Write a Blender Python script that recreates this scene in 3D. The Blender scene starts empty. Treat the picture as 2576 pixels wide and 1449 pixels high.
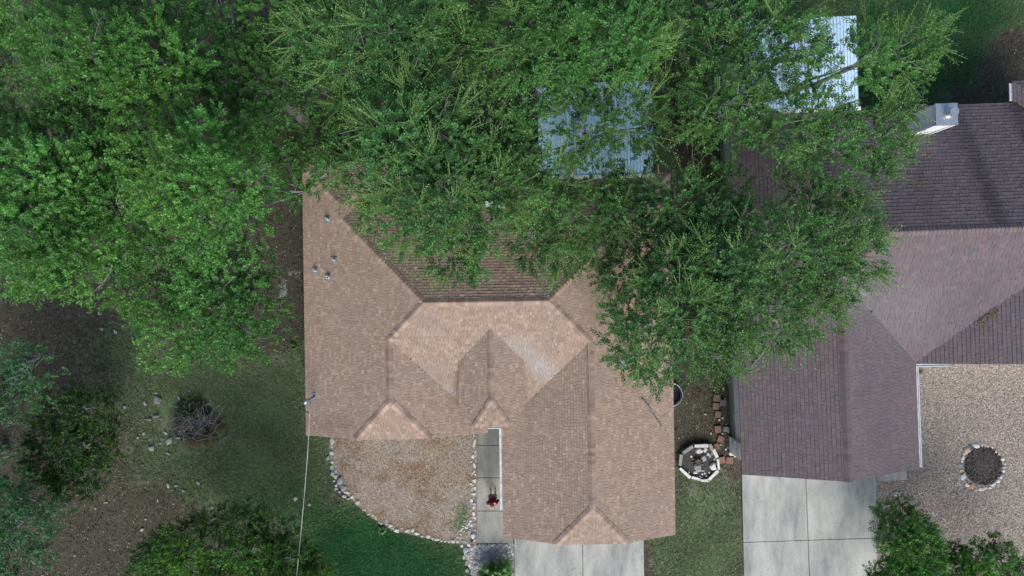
import bpy, math, random
import numpy as np

# ------------------------------------------------------------------ camera, sky, sun, exposure
random.seed(7)
RNG = np.random.default_rng(11)
scene = bpy.context.scene
FPX = 2576 * 24.0 / 36.0          # focal length in photo pixels (photo read at 2576 x 1449)
CX, CY, CAM_H = 1288.0, 724.5, 31.0

cam_data = bpy.data.cameras.new("camera")
cam_data.lens = 24.0
cam_data.sensor_width = 36.0
cam_data.clip_end = 2000.0
cam = bpy.data.objects.new("camera", cam_data)
cam.location = (0, 0, CAM_H)
cam.rotation_euler = (0, 0, 0)
scene.collection.objects.link(cam)
scene.camera = cam

SUN_EL, SUN_AZ = 35.0, 168.0       # compass azimuth of the bright part of the sky (south = bottom of picture)
world = bpy.data.worlds.new("World")
scene.world = world
world.use_nodes = True
wn = world.node_tree.nodes
sky = wn.new("ShaderNodeTexSky")
sky.sky_type = 'NISHITA'
sky.sun_disc = False
sky.sun_elevation = math.radians(SUN_EL)
sky.sun_rotation = math.radians(SUN_AZ)
sky.air_density = 1.0
sky.dust_density = 1.5
sky.ozone_density = 1.2
wn["Background"].inputs[1].default_value = 0.06
world.node_tree.links.new(sky.outputs[0], wn["Background"].inputs[0])

sun_data = bpy.data.lights.new("sun", 'SUN')
sun_data.energy = 1.5
sun_data.angle = math.radians(42)
sun_data.color = (1.0, 0.985, 0.955)
sun = bpy.data.objects.new("sun", sun_data)
az, el = math.radians(SUN_AZ), math.radians(SUN_EL)
sx, sy, sz = math.sin(az) * math.cos(el), math.cos(az) * math.cos(el), math.sin(el)
from mathutils import Vector, Matrix
sun.rotation_euler = Vector((-sx, -sy, -sz)).to_track_quat('-Z', 'Y').to_euler()
sun.location = (0, -20, 60)
scene.collection.objects.link(sun)

vs = scene.view_settings
vs.view_transform = 'Standard'
vs.look = 'None'
vs.exposure = 1.62
vs.gamma = 1.0
vs.use_curve_mapping = False

# ------------------------------------------------------------------ helpers
COL = scene.collection

def P(px, py, z=0.0):
    """photo pixel -> world point at height z (pixel gives direction, z gives distance)"""
    k = (CAM_H - z) / FPX
    return ((px - CX) * k, (CY - py) * k, z)

def srgb(r, g, b):
    f = lambda c: (c / 255 / 12.92) if c / 255 <= 0.04045 else ((c / 255 + 0.055) / 1.055) ** 2.4
    return (f(r), f(g), f(b))

def tag(o, label=None, cat=None, group=None, kind=None):
    if label: o["label"] = label
    if cat: o["category"] = cat
    if group: o["group"] = group
    if kind: o["kind"] = kind
    return o

def empty(name, loc, rz=0.0):
    o = bpy.data.objects.new(name, None)
    o.location = loc
    o.rotation_euler = (0, 0, rz)
    o.empty_display_size = 0.2
    COL.objects.link(o)
    return o

def obj(name, me, parent=None):
    o = bpy.data.objects.new(name, me)
    COL.objects.link(o)
    if parent is not None:
        o.parent = parent
    return o

def pymesh(name, verts, faces, mats, smooth=False, midx=None):
    me = bpy.data.meshes.new(name)
    me.from_pydata([tuple(map(float, v)) for v in verts], [], [tuple(f) for f in faces])
    for m in (mats if isinstance(mats, (list, tuple)) else [mats]):
        me.materials.append(m)
    if smooth:
        me.polygons.foreach_set("use_smooth", [True] * len(me.polygons))
    if midx is not None:
        me.polygons.foreach_set("material_index", midx)
    me.update()
    return me

def fastmesh(name, V, F, mats, colors=None, midx=None, smooth=False):
    """numpy mesh: V (n,3), F (m,k); colors (m,3) face colour attribute 'col'"""
    V = np.ascontiguousarray(V, dtype=np.float32); F = np.ascontiguousarray(F, dtype=np.int32)
    me = bpy.data.meshes.new(name)
    m, k = F.shape
    me.vertices.add(len(V)); me.vertices.foreach_set("co", V.ravel())
    me.loops.add(m * k); me.loops.foreach_set("vertex_index", F.ravel())
    me.polygons.add(m)
    me.polygons.foreach_set("loop_start", np.arange(0, m * k, k, dtype=np.int32))
    try:
        me.polygons.foreach_set("loop_total", np.full(m, k, dtype=np.int32))
    except Exception:
        pass
    for mm in (mats if isinstance(mats, (list, tuple)) else [mats]):
        me.materials.append(mm)
    if midx is not None:
        me.polygons.foreach_set("material_index", np.asarray(midx, dtype=np.int32))
    if smooth:
        me.polygons.foreach_set("use_smooth", np.ones(m, dtype=bool))
    if colors is not None:
        setcol(me, colors)
    me.update(calc_edges=True)
    return me

def setcol(me, colors):
    a = me.attributes.new("col", 'FLOAT_COLOR', 'FACE')
    c = np.ones((len(me.polygons), 4), dtype=np.float32)
    c[:, :3] = colors
    a.data.foreach_set("color", c.ravel())

class MB:
    """collects quads / ngons into one mesh"""
    def __init__(s): s.v = []; s.f = []; s.c = []
    def add(s, verts, faces, col=None):
        b = len(s.v); s.v += [tuple(v) for v in verts]
        s.f += [tuple(i + b for i in f) for f in faces]
        if col is not None: s.c += [col] * len(faces)
        return s
    def box(s, c, d, rz=0.0, col=None, taper=1.0):
        x, y, z = d[0] / 2, d[1] / 2, d[2] / 2
        ca, sa = math.cos(rz), math.sin(rz)
        vs_ = []
        for zz, t in ((-z, 1.0), (z, taper)):
            for xx, yy in ((-x, -y), (x, -y), (x, y), (-x, y)):
                xx *= t; yy *= t
                vs_.append((c[0] + xx * ca - yy * sa, c[1] + xx * sa + yy * ca, c[2] + zz))
        return s.add(vs_, [(0, 3, 2, 1), (4, 5, 6, 7), (0, 1, 5, 4), (1, 2, 6, 5), (2, 3, 7, 6), (3, 0, 4, 7)], col)
    def tube(s, pts, rad, n=6, cap=True, col=None):
        pts = [Vector(p) for p in pts]
        rings = []
        up = Vector((0.13, 0.21, 0.97))
        for i, p in enumerate(pts):
            t = (pts[min(i + 1, len(pts) - 1)] - pts[max(i - 1, 0)])
            if t.length < 1e-6: t = Vector((0, 0, 1))
            t.normalize()
            a = t.cross(up)
            if a.length < 1e-3: a = t.cross(Vector((1, 0, 0)))
            a.normalize(); b = t.cross(a)
            r = rad[i] if isinstance(rad, (list, tuple)) else rad
            rings.append([p + (a * math.cos(2 * math.pi * k / n) + b * math.sin(2 * math.pi * k / n)) * r for k in range(n)])
        base = len(s.v)
        for rg in rings: s.v += [tuple(q) for q in rg]
        nf = 0
        for i in range(len(pts) - 1):
            for k in range(n):
                s.f.append((base + i * n + k, base + i * n + (k + 1) % n, base + (i + 1) * n + (k + 1) % n, base + (i + 1) * n + k)); nf += 1
        if cap:
            s.f.append(tuple(base + k for k in range(n))[::-1])
            e = base + (len(pts) - 1) * n
            s.f.append(tuple(e + k for k in range(n))); nf += 2
        if col is not None: s.c += [col] * nf
        return s
    def cyl(s, c, r, h, n=16, r2=None, col=None):
        r2 = r if r2 is None else r2
        vs_ = [(c[0] + r * math.cos(2 * math.pi * k / n), c[1] + r * math.sin(2 * math.pi * k / n), c[2]) for k in range(n)]
        vs_ += [(c[0] + r2 * math.cos(2 * math.pi * k / n), c[1] + r2 * math.sin(2 * math.pi * k / n), c[2] + h) for k in range(n)]
        fs = [(k, (k + 1) % n, n + (k + 1) % n, n + k) for k in range(n)]
        fs += [tuple(range(n))[::-1], tuple(range(n, 2 * n))]
        return s.add(vs_, fs, col)
    def mesh(s, name, mats, smooth=False):
        me = pymesh(name, s.v, s.f, mats, smooth)
        if s.c: setcol(me, np.array(s.c, dtype=np.float32))
        return me
    def build(s, name, mats, parent=None, smooth=False):
        return obj(name, s.mesh(name, mats, smooth), parent)

# ------------------------------------------------------------------ materials
def nodes(m):
    m.use_nodes = True
    return m.node_tree.nodes, m.node_tree.links, m.node_tree.nodes["Principled BSDF"]

def noise(nt, scale, detail=4.0, rough=0.6, coord=None, dist=0.0):
    n = nt.nodes.new("ShaderNodeTexNoise")
    n.inputs["Scale"].default_value = scale
    n.inputs["Detail"].default_value = detail
    n.inputs["Roughness"].default_value = rough
    n.inputs["Distortion"].default_value = dist
    if coord is not None: nt.links.new(coord, n.inputs["Vector"])
    return n.outputs["Fac"]

def geo_pos(nt):
    g = nt.nodes.new("ShaderNodeNewGeometry")
    return g.outputs["Position"]

def ramp(nt, fac, stops):
    r = nt.nodes.new("ShaderNodeValToRGB")
    el_ = r.color_ramp.elements
    while len(el_) < len(stops): el_.new(0.5)
    for e, (p, c) in zip(el_, stops):
        e.position = p
        e.color = (c, c, c, 1) if isinstance(c, (int, float)) else (*c, 1)
    nt.links.new(fac, r.inputs[0])
    return r.outputs[0]

def mixc(nt, fac, a, b, mode='MIX'):
    m = nt.nodes.new("ShaderNodeMix"); m.data_type = 'RGBA'; m.blend_type = mode
    for sock, val in ((m.inputs[0], fac), (m.inputs[6], a), (m.inputs[7], b)):
        if isinstance(val, (int, float)): sock.default_value = val
        elif isinstance(val, tuple): sock.default_value = (*val[:3], 1)
        else: nt.links.new(val, sock)
    return m.outputs[2]

def mathn(nt, op, a, b=0.0, clamp=False):
    m = nt.nodes.new("ShaderNodeMath"); m.operation = op; m.use_clamp = clamp
    for sock, val in ((m.inputs[0], a), (m.inputs[1], b)):
        if isinstance(val, (int, float)): sock.default_value = val
        else: nt.links.new(val, sock)
    return m.outputs[0]

def attr(nt, name):
    a = nt.nodes.new("ShaderNodeAttribute"); a.attribute_name = name
    return a

def bump(nt, bsdf, h, strength=0.3, dist=0.02):
    b = nt.nodes.new("ShaderNodeBump")
    b.inputs["Strength"].default_value = strength
    b.inputs["Distance"].default_value = dist
    nt.links.new(h, b.inputs["Height"])
    nt.links.new(b.outputs[0], bsdf.inputs["Normal"])

def pmat(name, c1, c2=None, scale=6.0, rough=0.85, metal=0.0, bstr=0.15, scale2=None, spec=0.3):
    m = bpy.data.materials.new(name); ns, ls, b = nodes(m); nt = m.node_tree
    c2 = c2 or tuple(x * 0.7 for x in c1)
    pos = geo_pos(nt)
    n1 = noise(nt, scale, 5, 0.65, pos)
    f = ramp(nt, n1, [(0.32, 0.0), (0.68, 1.0)])
    col = mixc(nt, f, c1, c2)
    n2 = noise(nt, scale2 or scale * 9, 3, 0.6, pos)
    col = mixc(nt, 1.0, col, ramp(nt, n2, [(0.2, 0.75), (0.8, 1.2)]), 'MULTIPLY')
    ls.new(col, b.inputs["Base Color"])
    b.inputs["Roughness"].default_value = rough
    b.inputs["Metallic"].default_value = metal
    b.inputs["Specular IOR Level"].default_value = spec
    if bstr: bump(nt, b, n2, bstr)
    return m

def attrmat(name, rough=0.9, nscale=25.0, lo=0.8, hi=1.18, transl=0.0, spec=0.2, big=None):
    """base colour comes from per-piece colour attribute 'col' with fine grain"""
    m = bpy.data.materials.new(name); ns, ls, b = nodes(m); nt = m.node_tree
    a = attr(nt, "col").outputs["Color"]
    col = a
    if nscale:
        pos = geo_pos(nt)
        n1 = noise(nt, nscale, 3, 0.7, pos)
        col = mixc(nt, 1.0, col, ramp(nt, n1, [(0.25, lo), (0.75, hi)]), 'MULTIPLY')
        if big:
            n3 = noise(nt, big[0], 4, 0.6, pos)
            col = mixc(nt, ramp(nt, n3, [(0.5, 0.0), (0.72, big[2])]), col, big[1])
        bump(nt, b, n1, 0.15, 0.01)
    ls.new(col, b.inputs["Base Color"])
    b.inputs["Roughness"].default_value = rough
    b.inputs["Specular IOR Level"].default_value = spec
    if transl:
        t = ns.new("ShaderNodeBsdfTranslucent"); ls.new(col, t.inputs[0])
        mx = ns.new("ShaderNodeMixShader"); mx.inputs[0].default_value = transl
        ls.new(b.outputs[0], mx.inputs[1]); ls.new(t.outputs[0], mx.inputs[2])
        ls.new(mx.outputs[0], ns["Material Output"].inputs[0])
    return m

M = {}
M['leaf'] = attrmat("leaf", rough=0.5, nscale=0, transl=0.30, spec=0.4)
M['needle'] = attrmat("needle", rough=0.6, nscale=0, transl=0.12, spec=0.25)
M['bark'] = pmat("bark", (0.15, 0.135, 0.125), (0.07, 0.06, 0.055), 5.0, 0.95, bstr=0.5)
M['palebark'] = pmat("pale_bark", (0.24, 0.235, 0.23), (0.12, 0.115, 0.11), 6.0, 0.95, bstr=0.4)
M['drystick'] = pmat("dry_stick", (0.27, 0.265, 0.25), (0.15, 0.145, 0.14), 6.0, 0.95, bstr=0.3)
M['twig'] = attrmat("twig", rough=0.9, nscale=0)
M['shingle'] = attrmat("brown_shingle", 0.95, 60.0, 0.80, 1.18, big=(0.5, (0.235, 0.195, 0.172), 0.55))
M['shingle2'] = attrmat("dark_shingle", 0.92, 55.0, 0.82, 1.18, big=(0.45, (0.100, 0.088, 0.096), 0.5))
M['deck'] = pmat("roof_deck", (0.10, 0.08, 0.07), None, 4, 0.95)
M['deck2'] = pmat("roof_deck_dark", (0.05, 0.04, 0.04), None, 4, 0.95)
M['whitepaint'] = pmat("white_paint", (0.72, 0.73, 0.74), (0.55, 0.56, 0.56), 3.0, 0.5, bstr=0.03)
M['siding'] = pmat("grey_siding", (0.76, 0.78, 0.79), (0.68, 0.70, 0.71), 1.5, 0.7, bstr=0.03)
M['tansiding'] = pmat("tan_wall", (0.36, 0.31, 0.26), (0.30, 0.26, 0.21), 2.0, 0.85, bstr=0.1)
M['stoneveneer'] = pmat("white_stone_veneer", (0.60, 0.59, 0.55), (0.42, 0.42, 0.40), 5.0, 0.9, bstr=0.3)
M['galv'] = pmat("galvanised_steel", (0.55, 0.58, 0.62), (0.42, 0.45, 0.49), 4.0, 0.38, 0.75, bstr=0.04)
M['lead'] = pmat("flashing", (0.33, 0.36, 0.40), (0.24, 0.26, 0.29), 10.0, 0.5, 0.4, bstr=0.05)
M['pvc'] = pmat("pipe_white", (0.62, 0.63, 0.63), (0.5, 0.5, 0.5), 12.0, 0.5, bstr=0.02)
M['black'] = pmat("black_rubber", (0.02, 0.02, 0.022), (0.012, 0.012, 0.012), 12.0, 0.6, bstr=0.02)
M['patio'] = pmat("sky_tinted_roof_panel", (0.60, 0.84, 0.98), (0.54, 0.78, 0.94), 1.2, 0.35, 0.1, bstr=0.02, spec=0.6)  # reflected sky is painted into the metal's blue base colour
M['patio2'] = pmat("sky_tinted_white_panel", (0.68, 0.87, 0.99), (0.60, 0.80, 0.94), 1.2, 0.35, 0.1, bstr=0.02, spec=0.6)  # white panels, with the sky's blue reflection put into their colour
M['wood'] = pmat("weathered_wood", (0.16, 0.10, 0.07), (0.09, 0.06, 0.045), 4.0, 0.9, bstr=0.3)
M['palewood'] = pmat("pale_wood", (0.34, 0.31, 0.28), (0.22, 0.20, 0.18), 6.0, 0.9, bstr=0.3)
M['stone'] = attrmat("limestone", 0.95, 14.0, 0.62, 1.12, spec=0.15)
M['paver'] = attrmat("clay_paver", 0.95, 20.0, 0.75, 1.15, spec=0.15)
M['chip'] = attrmat("chips", 0.95, 0)
M['grass'] = attrmat("grass_blades", 0.75, 0, transl=0.2)
M['mast'] = pmat("mast_grey", (0.16, 0.18, 0.20), (0.10, 0.11, 0.13), 9.0, 0.5, 0.4, bstr=0.03)
M['cable'] = pmat("cable", (0.46, 0.46, 0.44), (0.18, 0.18, 0.18), 1.6, 0.6, bstr=0.0)
M['bluehose'] = pmat("blue_hose", (0.04, 0.11, 0.26), (0.03, 0.08, 0.2), 3.0, 0.5, bstr=0.0)

def concrete(name, c1, c2, cs):
    m = bpy.data.materials.new(name); ns, ls, b = nodes(m); nt = m.node_tree
    pos = geo_pos(nt)
    mp = ns.new("ShaderNodeMapping"); mp.inputs["Scale"].default_value = (1.0, 0.32, 1.0); ls.new(pos, mp.inputs[0])
    n1 = noise(nt, 0.55, 8, 0.72, mp.outputs[0], 0.0)
    n2 = noise(nt, 28.0, 3, 0.7, pos)
    n3 = noise(nt, 5.5, 6, 0.75, mp.outputs[0], 0.0)
    col = mixc(nt, ramp(nt, n1, [(0.40, 0.0), (0.60, 1.0)]), c1, c2)
    col = mixc(nt, ramp(nt, n3, [(0.40, 0.0), (0.75, 0.65)]), col, cs)
    col = mixc(nt, 1.0, col, ramp(nt, n2, [(0.25, 0.84), (0.75, 1.12)]), 'MULTIPLY')
    n4 = noise(nt, 2.3, 2, 0.5, pos)
    col = mixc(nt, ramp(nt, n4, [(0.68, 0.0), (0.74, 0.45)]), col, (0.13, 0.13, 0.125))
    n5 = noise(nt, 13.0, 2, 0.5, pos)
    col = mixc(nt, ramp(nt, n5, [(0.71, 0.0), (0.75, 0.6)]), col, (0.09, 0.085, 0.08))
    ls.new(col, b.inputs["Base Color"]); b.inputs["Roughness"].default_value = 0.9
    b.inputs["Specular IOR Level"].default_value = 0.2
    bump(nt, b, n2, 0.1, 0.005)
    return m
M['concrete'] = concrete("concrete_drive", (0.47, 0.465, 0.42), (0.21, 0.22, 0.215), (0.36, 0.36, 0.31))
M['concrete2'] = concrete("concrete_walk", (0.33, 0.325, 0.28), (0.13, 0.133, 0.128), (0.27, 0.26, 0.21))
M['joint'] = pmat("dark_joint", (0.06, 0.06, 0.055), None, 20, 0.95)

# ground with grass / bare earth / pale caliche / charred patches of their own shape
def ground_mat():
    m = bpy.data.materials.new("ground"); ns, ls, b = nodes(m); nt = m.node_tree
    pos = geo_pos(nt)
    g = attr(nt, "grass").outputs["Fac"]; lu = attr(nt, "lush").outputs["Fac"]; pa = attr(nt, "pale").outputs["Fac"]; ch = attr(nt, "char").outputs["Fac"]
    nA = noise(nt, 0.9, 6, 0.65, pos, 0.4); nB = noise(nt, 5.0, 5, 0.7, pos); nC = noise(nt, 24.0, 4, 0.8, pos)
    dirt = mixc(nt, ramp(nt, nB, [(0.3, 0.0), (0.7, 1.0)]), (0.040, 0.037, 0.026), (0.086, 0.078, 0.055))
    dirt = mixc(nt, ramp(nt, nC, [(0.55, 0.0), (0.66, 0.9)]), dirt, (0.17, 0.15, 0.13))
    dirt = mixc(nt, ramp(nt, nC, [(0.25, 0.8), (0.42, 0.0)]), dirt, (0.015, 0.013, 0.012))
    grs = mixc(nt, ramp(nt, nB, [(0.3, 0.0), (0.75, 1.0)]), (0.016, 0.074, 0.022), (0.030, 0.098, 0.028))
    grs = mixc(nt, ramp(nt, lu, [(0.1, 1.0), (0.8, 0.0)]), grs, mixc(nt, ramp(nt, nB, [(0.35, 0.0), (0.65, 1.0)]), (0.095, 0.170, 0.066), (0.190, 0.245, 0.125)))
    grs = mixc(nt, ramp(nt, nA, [(0.50, 0.0), (0.66, 0.7)]), grs, mixc(nt, ramp(nt, lu, [(0.1, 1.0), (0.6, 0.0)]), (0.060, 0.110, 0.045), (0.205, 0.170, 0.115)))
    grs = mixc(nt, ramp(nt, nC, [(0.3, 0.7), (0.5, 0.0)]), grs, (0.020, 0.046, 0.017))
    k = mathn(nt, 'ADD', g, mathn(nt, 'MULTIPLY', mathn(nt, 'SUBTRACT', nA, 0.5), 1.1))
    k = mathn(nt, 'ADD', k, mathn(nt, 'MULTIPLY', mathn(nt, 'SUBTRACT', nB, 0.5), 0.9))
    kk = ramp(nt, k, [(0.16, 0.0), (0.70, 1.0)])
    col = mixc(nt, kk, dirt, grs)
    k2 = mathn(nt, 'ADD', pa, mathn(nt, 'MULTIPLY', mathn(nt, 'SUBTRACT', nB, 0.5), 1.4))
    col = mixc(nt, ramp(nt, k2, [(0.42, 0.0), (0.62, 0.9)]), col, (0.24, 0.23, 0.21))
    k3 = mathn(nt, 'ADD', ch, mathn(nt, 'MULTIPLY', mathn(nt, 'SUBTRACT', nB, 0.5), 1.2))
    col = mixc(nt, ramp(nt, k3, [(0.45, 0.0), (0.7, 0.9)]), col, (0.022, 0.022, 0.026))
    ls.new(col, b.inputs["Base Color"]); b.inputs["Roughness"].default_value = 0.95
    b.inputs["Specular IOR Level"].default_value = 0.1
    bump(nt, b, nC, 0.5, 0.03)
    return m
M['ground'] = ground_mat()

def bed_mat():
    m = bpy.data.materials.new("dry_thatch"); ns, ls, b = nodes(m); nt = m.node_tree
    pos = geo_pos(nt)
    nA = noise(nt, 0.8, 6, 0.65, pos, 0.5); nB = noise(nt, 3.2, 5, 0.7, pos); nC = noise(nt, 30.0, 4, 0.75, pos)
    col = mixc(nt, ramp(nt, nA, [(0.35, 0.0), (0.65, 1.0)]), (0.34, 0.285, 0.235), (0.27, 0.205, 0.135))
    col = mixc(nt, ramp(nt, nC, [(0.5, 0.0), (0.7, 0.7)]), col, (0.36, 0.31, 0.26))
    col = mixc(nt, ramp(nt, nC, [(0.3, 0.75), (0.45, 0.0)]), col, (0.10, 0.075, 0.055))
    col = mixc(nt, ramp(nt, nB, [(0.66, 0.0), (0.74, 0.75)]), col, (0.15, 0.085, 0.035))
    col = mixc(nt, ramp(nt, nB, [(0.27, 0.7), (0.34, 0.0)]), col, (0.075, 0.10, 0.035))
    ls.new(col, b.inputs["Base Color"]); b.inputs["Roughness"].default_value = 0.95
    b.inputs["Specular IOR Level"].default_value = 0.1
    bump(nt, b, nC, 0.5, 0.02)
    return m
M['bed'] = bed_mat()
M['gravelbase'] = pmat("gravel_base", (0.30, 0.25, 0.215), (0.21, 0.175, 0.15), 2.0, 0.95, bstr=0.5, scale2=45.0)
M['soil'] = pmat("dark_soil", (0.045, 0.040, 0.036), (0.085, 0.075, 0.065), 9.0, 0.95, bstr=0.6)
M['water'] = pmat("dark_water", (0.012, 0.014, 0.016), (0.02, 0.022, 0.024), 3.0, 0.06, bstr=0.01, spec=0.5)

# ------------------------------------------------------------------ the ground
def blobs(px, py, lst):
    w = np.zeros_like(px)
    for (x, y, rx, ry, a) in lst:
        d = ((px - x) / rx) ** 2 + ((py - y) / ry) ** 2
        w += a * np.exp(-d ** 1.5)
    return w

GRASS = [(520, 1000, 280, 110, .46), (560, 1150, 250, 130, .34), (300, 900, 200, 80, .22), (420, 1180, 140, 90, .15), (1770, 1000, 70, 130, .16), (1000, 1440, 230, 95, 1.0), (880, 1340, 130, 90, .75), (800, 1450, 120, 90, .5), (740, 1230, 75, 110, .6), (640, 1250, 130, 70, .5),
         (620, 965, 150, 55, .55), (715, 1000, 60, 90, .55), (690, 1120, 90, 70, .55), (480, 980, 110, 50, .45), (560, 1180, 80, 60, .3),
         (420, 930, 70, 40, .35), (740, 880, 25, 40, .4), (330, 860, 80, 40, .25), (800, 1130, 40, 60, .55),
         (2280, 110, 270, 200, 1.0), (2120, 30, 120, 90, .4), (2490, 20, 140, 60, .6), (2545, 160, 75, 90, -.75), (2440, 245, 100, 40, -.45),
         (1755, 1340, 115, 160, .85), (1655, 1150, 40, 80, .35), (1740, 1230, 60, 30, -.25), (1690, 1420, 60, 80, .15), (1745, 1300, 40, 25, -.2)]
LUSH = [(1000, 1440, 240, 110, 1.0), (880, 1340, 140, 90, .7), (2280, 110, 270, 200, .85), (700, 1260, 140, 70, .45), (2490, 20, 140, 60, .4)]
PALE = [(700, 640, 34, 130, .22), (712, 738, 14, 38, .62), (745, 690, 22, 16, .5), (580, 45, 10, 28, .62), (625, 285, 14, 24, .6), (620, 440, 10, 24, .55), (395, 1000, 12, 16, .4),
        (1745, 1240, 16, 26, .42), (1760, 1080, 16, 24, .4), (1800, 1140, 20, 12, .4), (620, 100, 30, 18, .4), (700, 230, 24, 14, .45), (760, 270, 16, 14, .45), (240, 215, 20, 12, .25)]
CHAR = [(490, 1052, 78, 64, .66), (450, 1090, 40, 40, .3), (470, 1020, 60, 30, .3)]
DRT = [(130, 800, 240, 110, .35), (60, 250, 60, 60, .45)]

def axis(lo, hi, step, far):
    a = list(np.arange(lo, hi + 1e-6, step)); x = hi; s = step
    while x < far: s *= 1.7; x += s; a.append(x)
    x = lo; s = step
    while x > -far: s *= 1.7; x -= s; a.insert(0, x)
    return np.array(a)
gx, gy = axis(-27, 27, 0.22, 420), axis(-16, 17, 0.22, 420)
GX, GY = np.meshgrid(gx, gy, indexing='ij')
rough_z = 0.018 * np.sin(GX * 1.7 + 1.3 * np.sin(GY * .9)) * np.cos(GY * 1.3 + .7) - 0.03
Vg = np.stack([GX, GY, rough_z], -1).reshape(-1, 3)
nx, ny = len(gx), len(gy)
ii, jj = np.meshgrid(np.arange(nx - 1), np.arange(ny - 1), indexing='ij')
q = (ii * ny + jj).ravel()
Fg = np.stack([q, q + ny, q + ny + 1, q + 1], -1)
gm = fastmesh("ground", Vg, Fg, M['ground'], smooth=True)
PXg = CX + GX.ravel() * FPX / CAM_H; PYg = CY - GY.ravel() * FPX / CAM_H
for nm, lst in (("grass", GRASS), ("pale", PALE), ("char", CHAR), ("lush", LUSH)):
    a_ = gm.attributes.new(nm, 'FLOAT', 'POINT')
    a_.data.foreach_set("value", blobs(PXg, PYg, lst).astype(np.float32))
tag(obj("ground", gm), kind="structure")

def inpoly(px, py, poly):
    poly = np.asarray(poly, float); r = np.zeros(len(px), bool)
    x0, y0 = poly[:, 0], poly[:, 1]; x1, y1 = np.roll(x0, -1), np.roll(y0, -1)
    for a, b_, c, d in zip(x0, y0, x1, y1):
        cond = ((b_ > py) != (d > py))
        xs = (c - a) * (py - b_) / ((d - b_) if d != b_ else 1e-9) + a
        r ^= cond & (px < xs)
    return r

def sheet(name, poly, z, mat, th=0.05, kind="structure"):
    """flat slab from photo pixel outline, with real thickness"""
    pts = [P(x, y)[:2] for x, y in poly]
    area = sum(pts[i][0] * pts[(i + 1) % len(pts)][1] - pts[(i + 1) % len(pts)][0] * pts[i][1] for i in range(len(pts)))
    if area < 0: pts = pts[::-1]
    n = len(pts)
    v = [(x, y, z) for x, y in pts] + [(x, y, z - th) for x, y in pts]
    f = [tuple(range(n))] + [(i, n + i, n + (i + 1) % n, (i + 1) % n) for i in range(n)]
    return tag(obj(name, pymesh(name, v, f, mat)), kind=kind)

BED = [(838, 1060), (832, 1100), (827, 1130), (833, 1170), (842, 1200), (858, 1228), (900, 1272), (938, 1304), (985, 1332), (1040, 1346), (1100, 1359), (1165, 1369), (1200, 1369), (1201, 1060)]
ROCKS = [(1163, 1372), (1293, 1366.5), (1294, 1520), (1215, 1520), (1190, 1450), (1170, 1405)]
GRAVEL = [(2150, 880), (2700, 880), (2700, 1560), (2207, 1560), (2204, 1212), (2190, 1180), (2150, 1100)]
sheet("planting_bed", BED, 0.004, M['bed'])
sheet("rock_bed", ROCKS, 0.006, M['gravelbase'])
sheet("gravel_yard", GRAVEL, 0.004, M['gravelbase'])

# concrete slabs: each panel between joints is a slab of its own
def slabs(name, quads, z, mat):
    root = empty(name, (*P(*quads[0][0])[:2], 0)); tag(root, kind="structure")
    bx_, by_ = root.location.x, root.location.y
    for qd in quads:
        pts = [P(x, y)[:2] for x, y in qd]
        cx_ = sum(p[0] for p in pts) / 4; cy_ = sum(p[1] for p in pts) / 4
        s = 0.012
        inn = []
        for x, y in pts:
            inn.append((x - math.copysign(s, x - cx_), y - math.copysign(s, y - cy_)))
        n = 4
        v = [(x - bx_, y - by_, z - 0.10) for x, y in inn] + [(x - bx_, y - by_, z - 0.008) for x, y in inn]
        v += [(x - bx_ - math.copysign(.01, x - cx_), y - by_ - math.copysign(.01, y - cy_), z) for x, y in inn]
        area = sum(inn[i][0] * inn[(i + 1) % n][1] - inn[(i + 1) % n][0] * inn[i][1] for i in range(n))
        f = [(8, 9, 10, 11)] + [(i, (i + 1) % 4, 4 + (i + 1) % 4, 4 + i) for i in range(4)] + [(4 + i, 4 + (i + 1) % 4, 8 + (i + 1) % 4, 8 + i) for i in range(4)]
        if area < 0: f = [t[::-1] for t in f]
        obj("slab", pymesh("slab", v, f, mat), root)
    return root
slabs("walkway", [[(1201, 1050), (1293, 1050), (1293, 1119.5), (1200.7, 1119.5)], [(1200.7, 1119.5), (1293, 1119.5), (1293, 1201), (1200, 1201)],
                  [(1200, 1201), (1293, 1201), (1293, 1284.5), (1199, 1284.5)], [(1199, 1284.5), (1293, 1284.5), (1292, 1366), (1198, 1366.5)]], 0.045, M['concrete2'])
slabs("driveway", [[(1293, 1310), (1465, 1310), (1467.5, 1600), (1294, 1600)], [(1465, 1310), (1619, 1310), (1622, 1600), (1467.5, 1600)]], 0.045, M['concrete'])
slabs("driveway", [[(1864, 1140), (2024, 1140), (2032, 1358), (1868.5, 1363.5)], [(2024, 1140), (2203, 1140), (2206, 1352.5), (2032, 1358)],
                   [(1868.5, 1363.5), (2032, 1358), (2041, 1600), (1873, 1600)], [(2032, 1358), (2206, 1352.5), (2209, 1600), (2041, 1600)]], 0.045, M['concrete'])
slabs("concrete_pad", [[(2204, 1165), (2279, 1165), (2281, 1206.5), (2204, 1211.5)]], 0.05, M['concrete'])

# ------------------------------------------------------------------ houses: roof planes tiled with shingles
def crossings(poly, ax, d):
    """intervals of polygon along the other axis where coordinate ax == d"""
    o = 1 - ax; xs = []
    n = len(poly)
    for i in range(n):
        a, b_ = poly[i], poly[(i + 1) % n]
        if (a[ax] > d) != (b_[ax] > d):
            t = (d - a[ax]) / (b_[ax] - a[ax]); xs.append(a[o] + t * (b_[o] - a[o]))
    xs.sort()
    return [(xs[i], xs[i + 1]) for i in range(0, len(xs) - 1, 2)]

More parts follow.
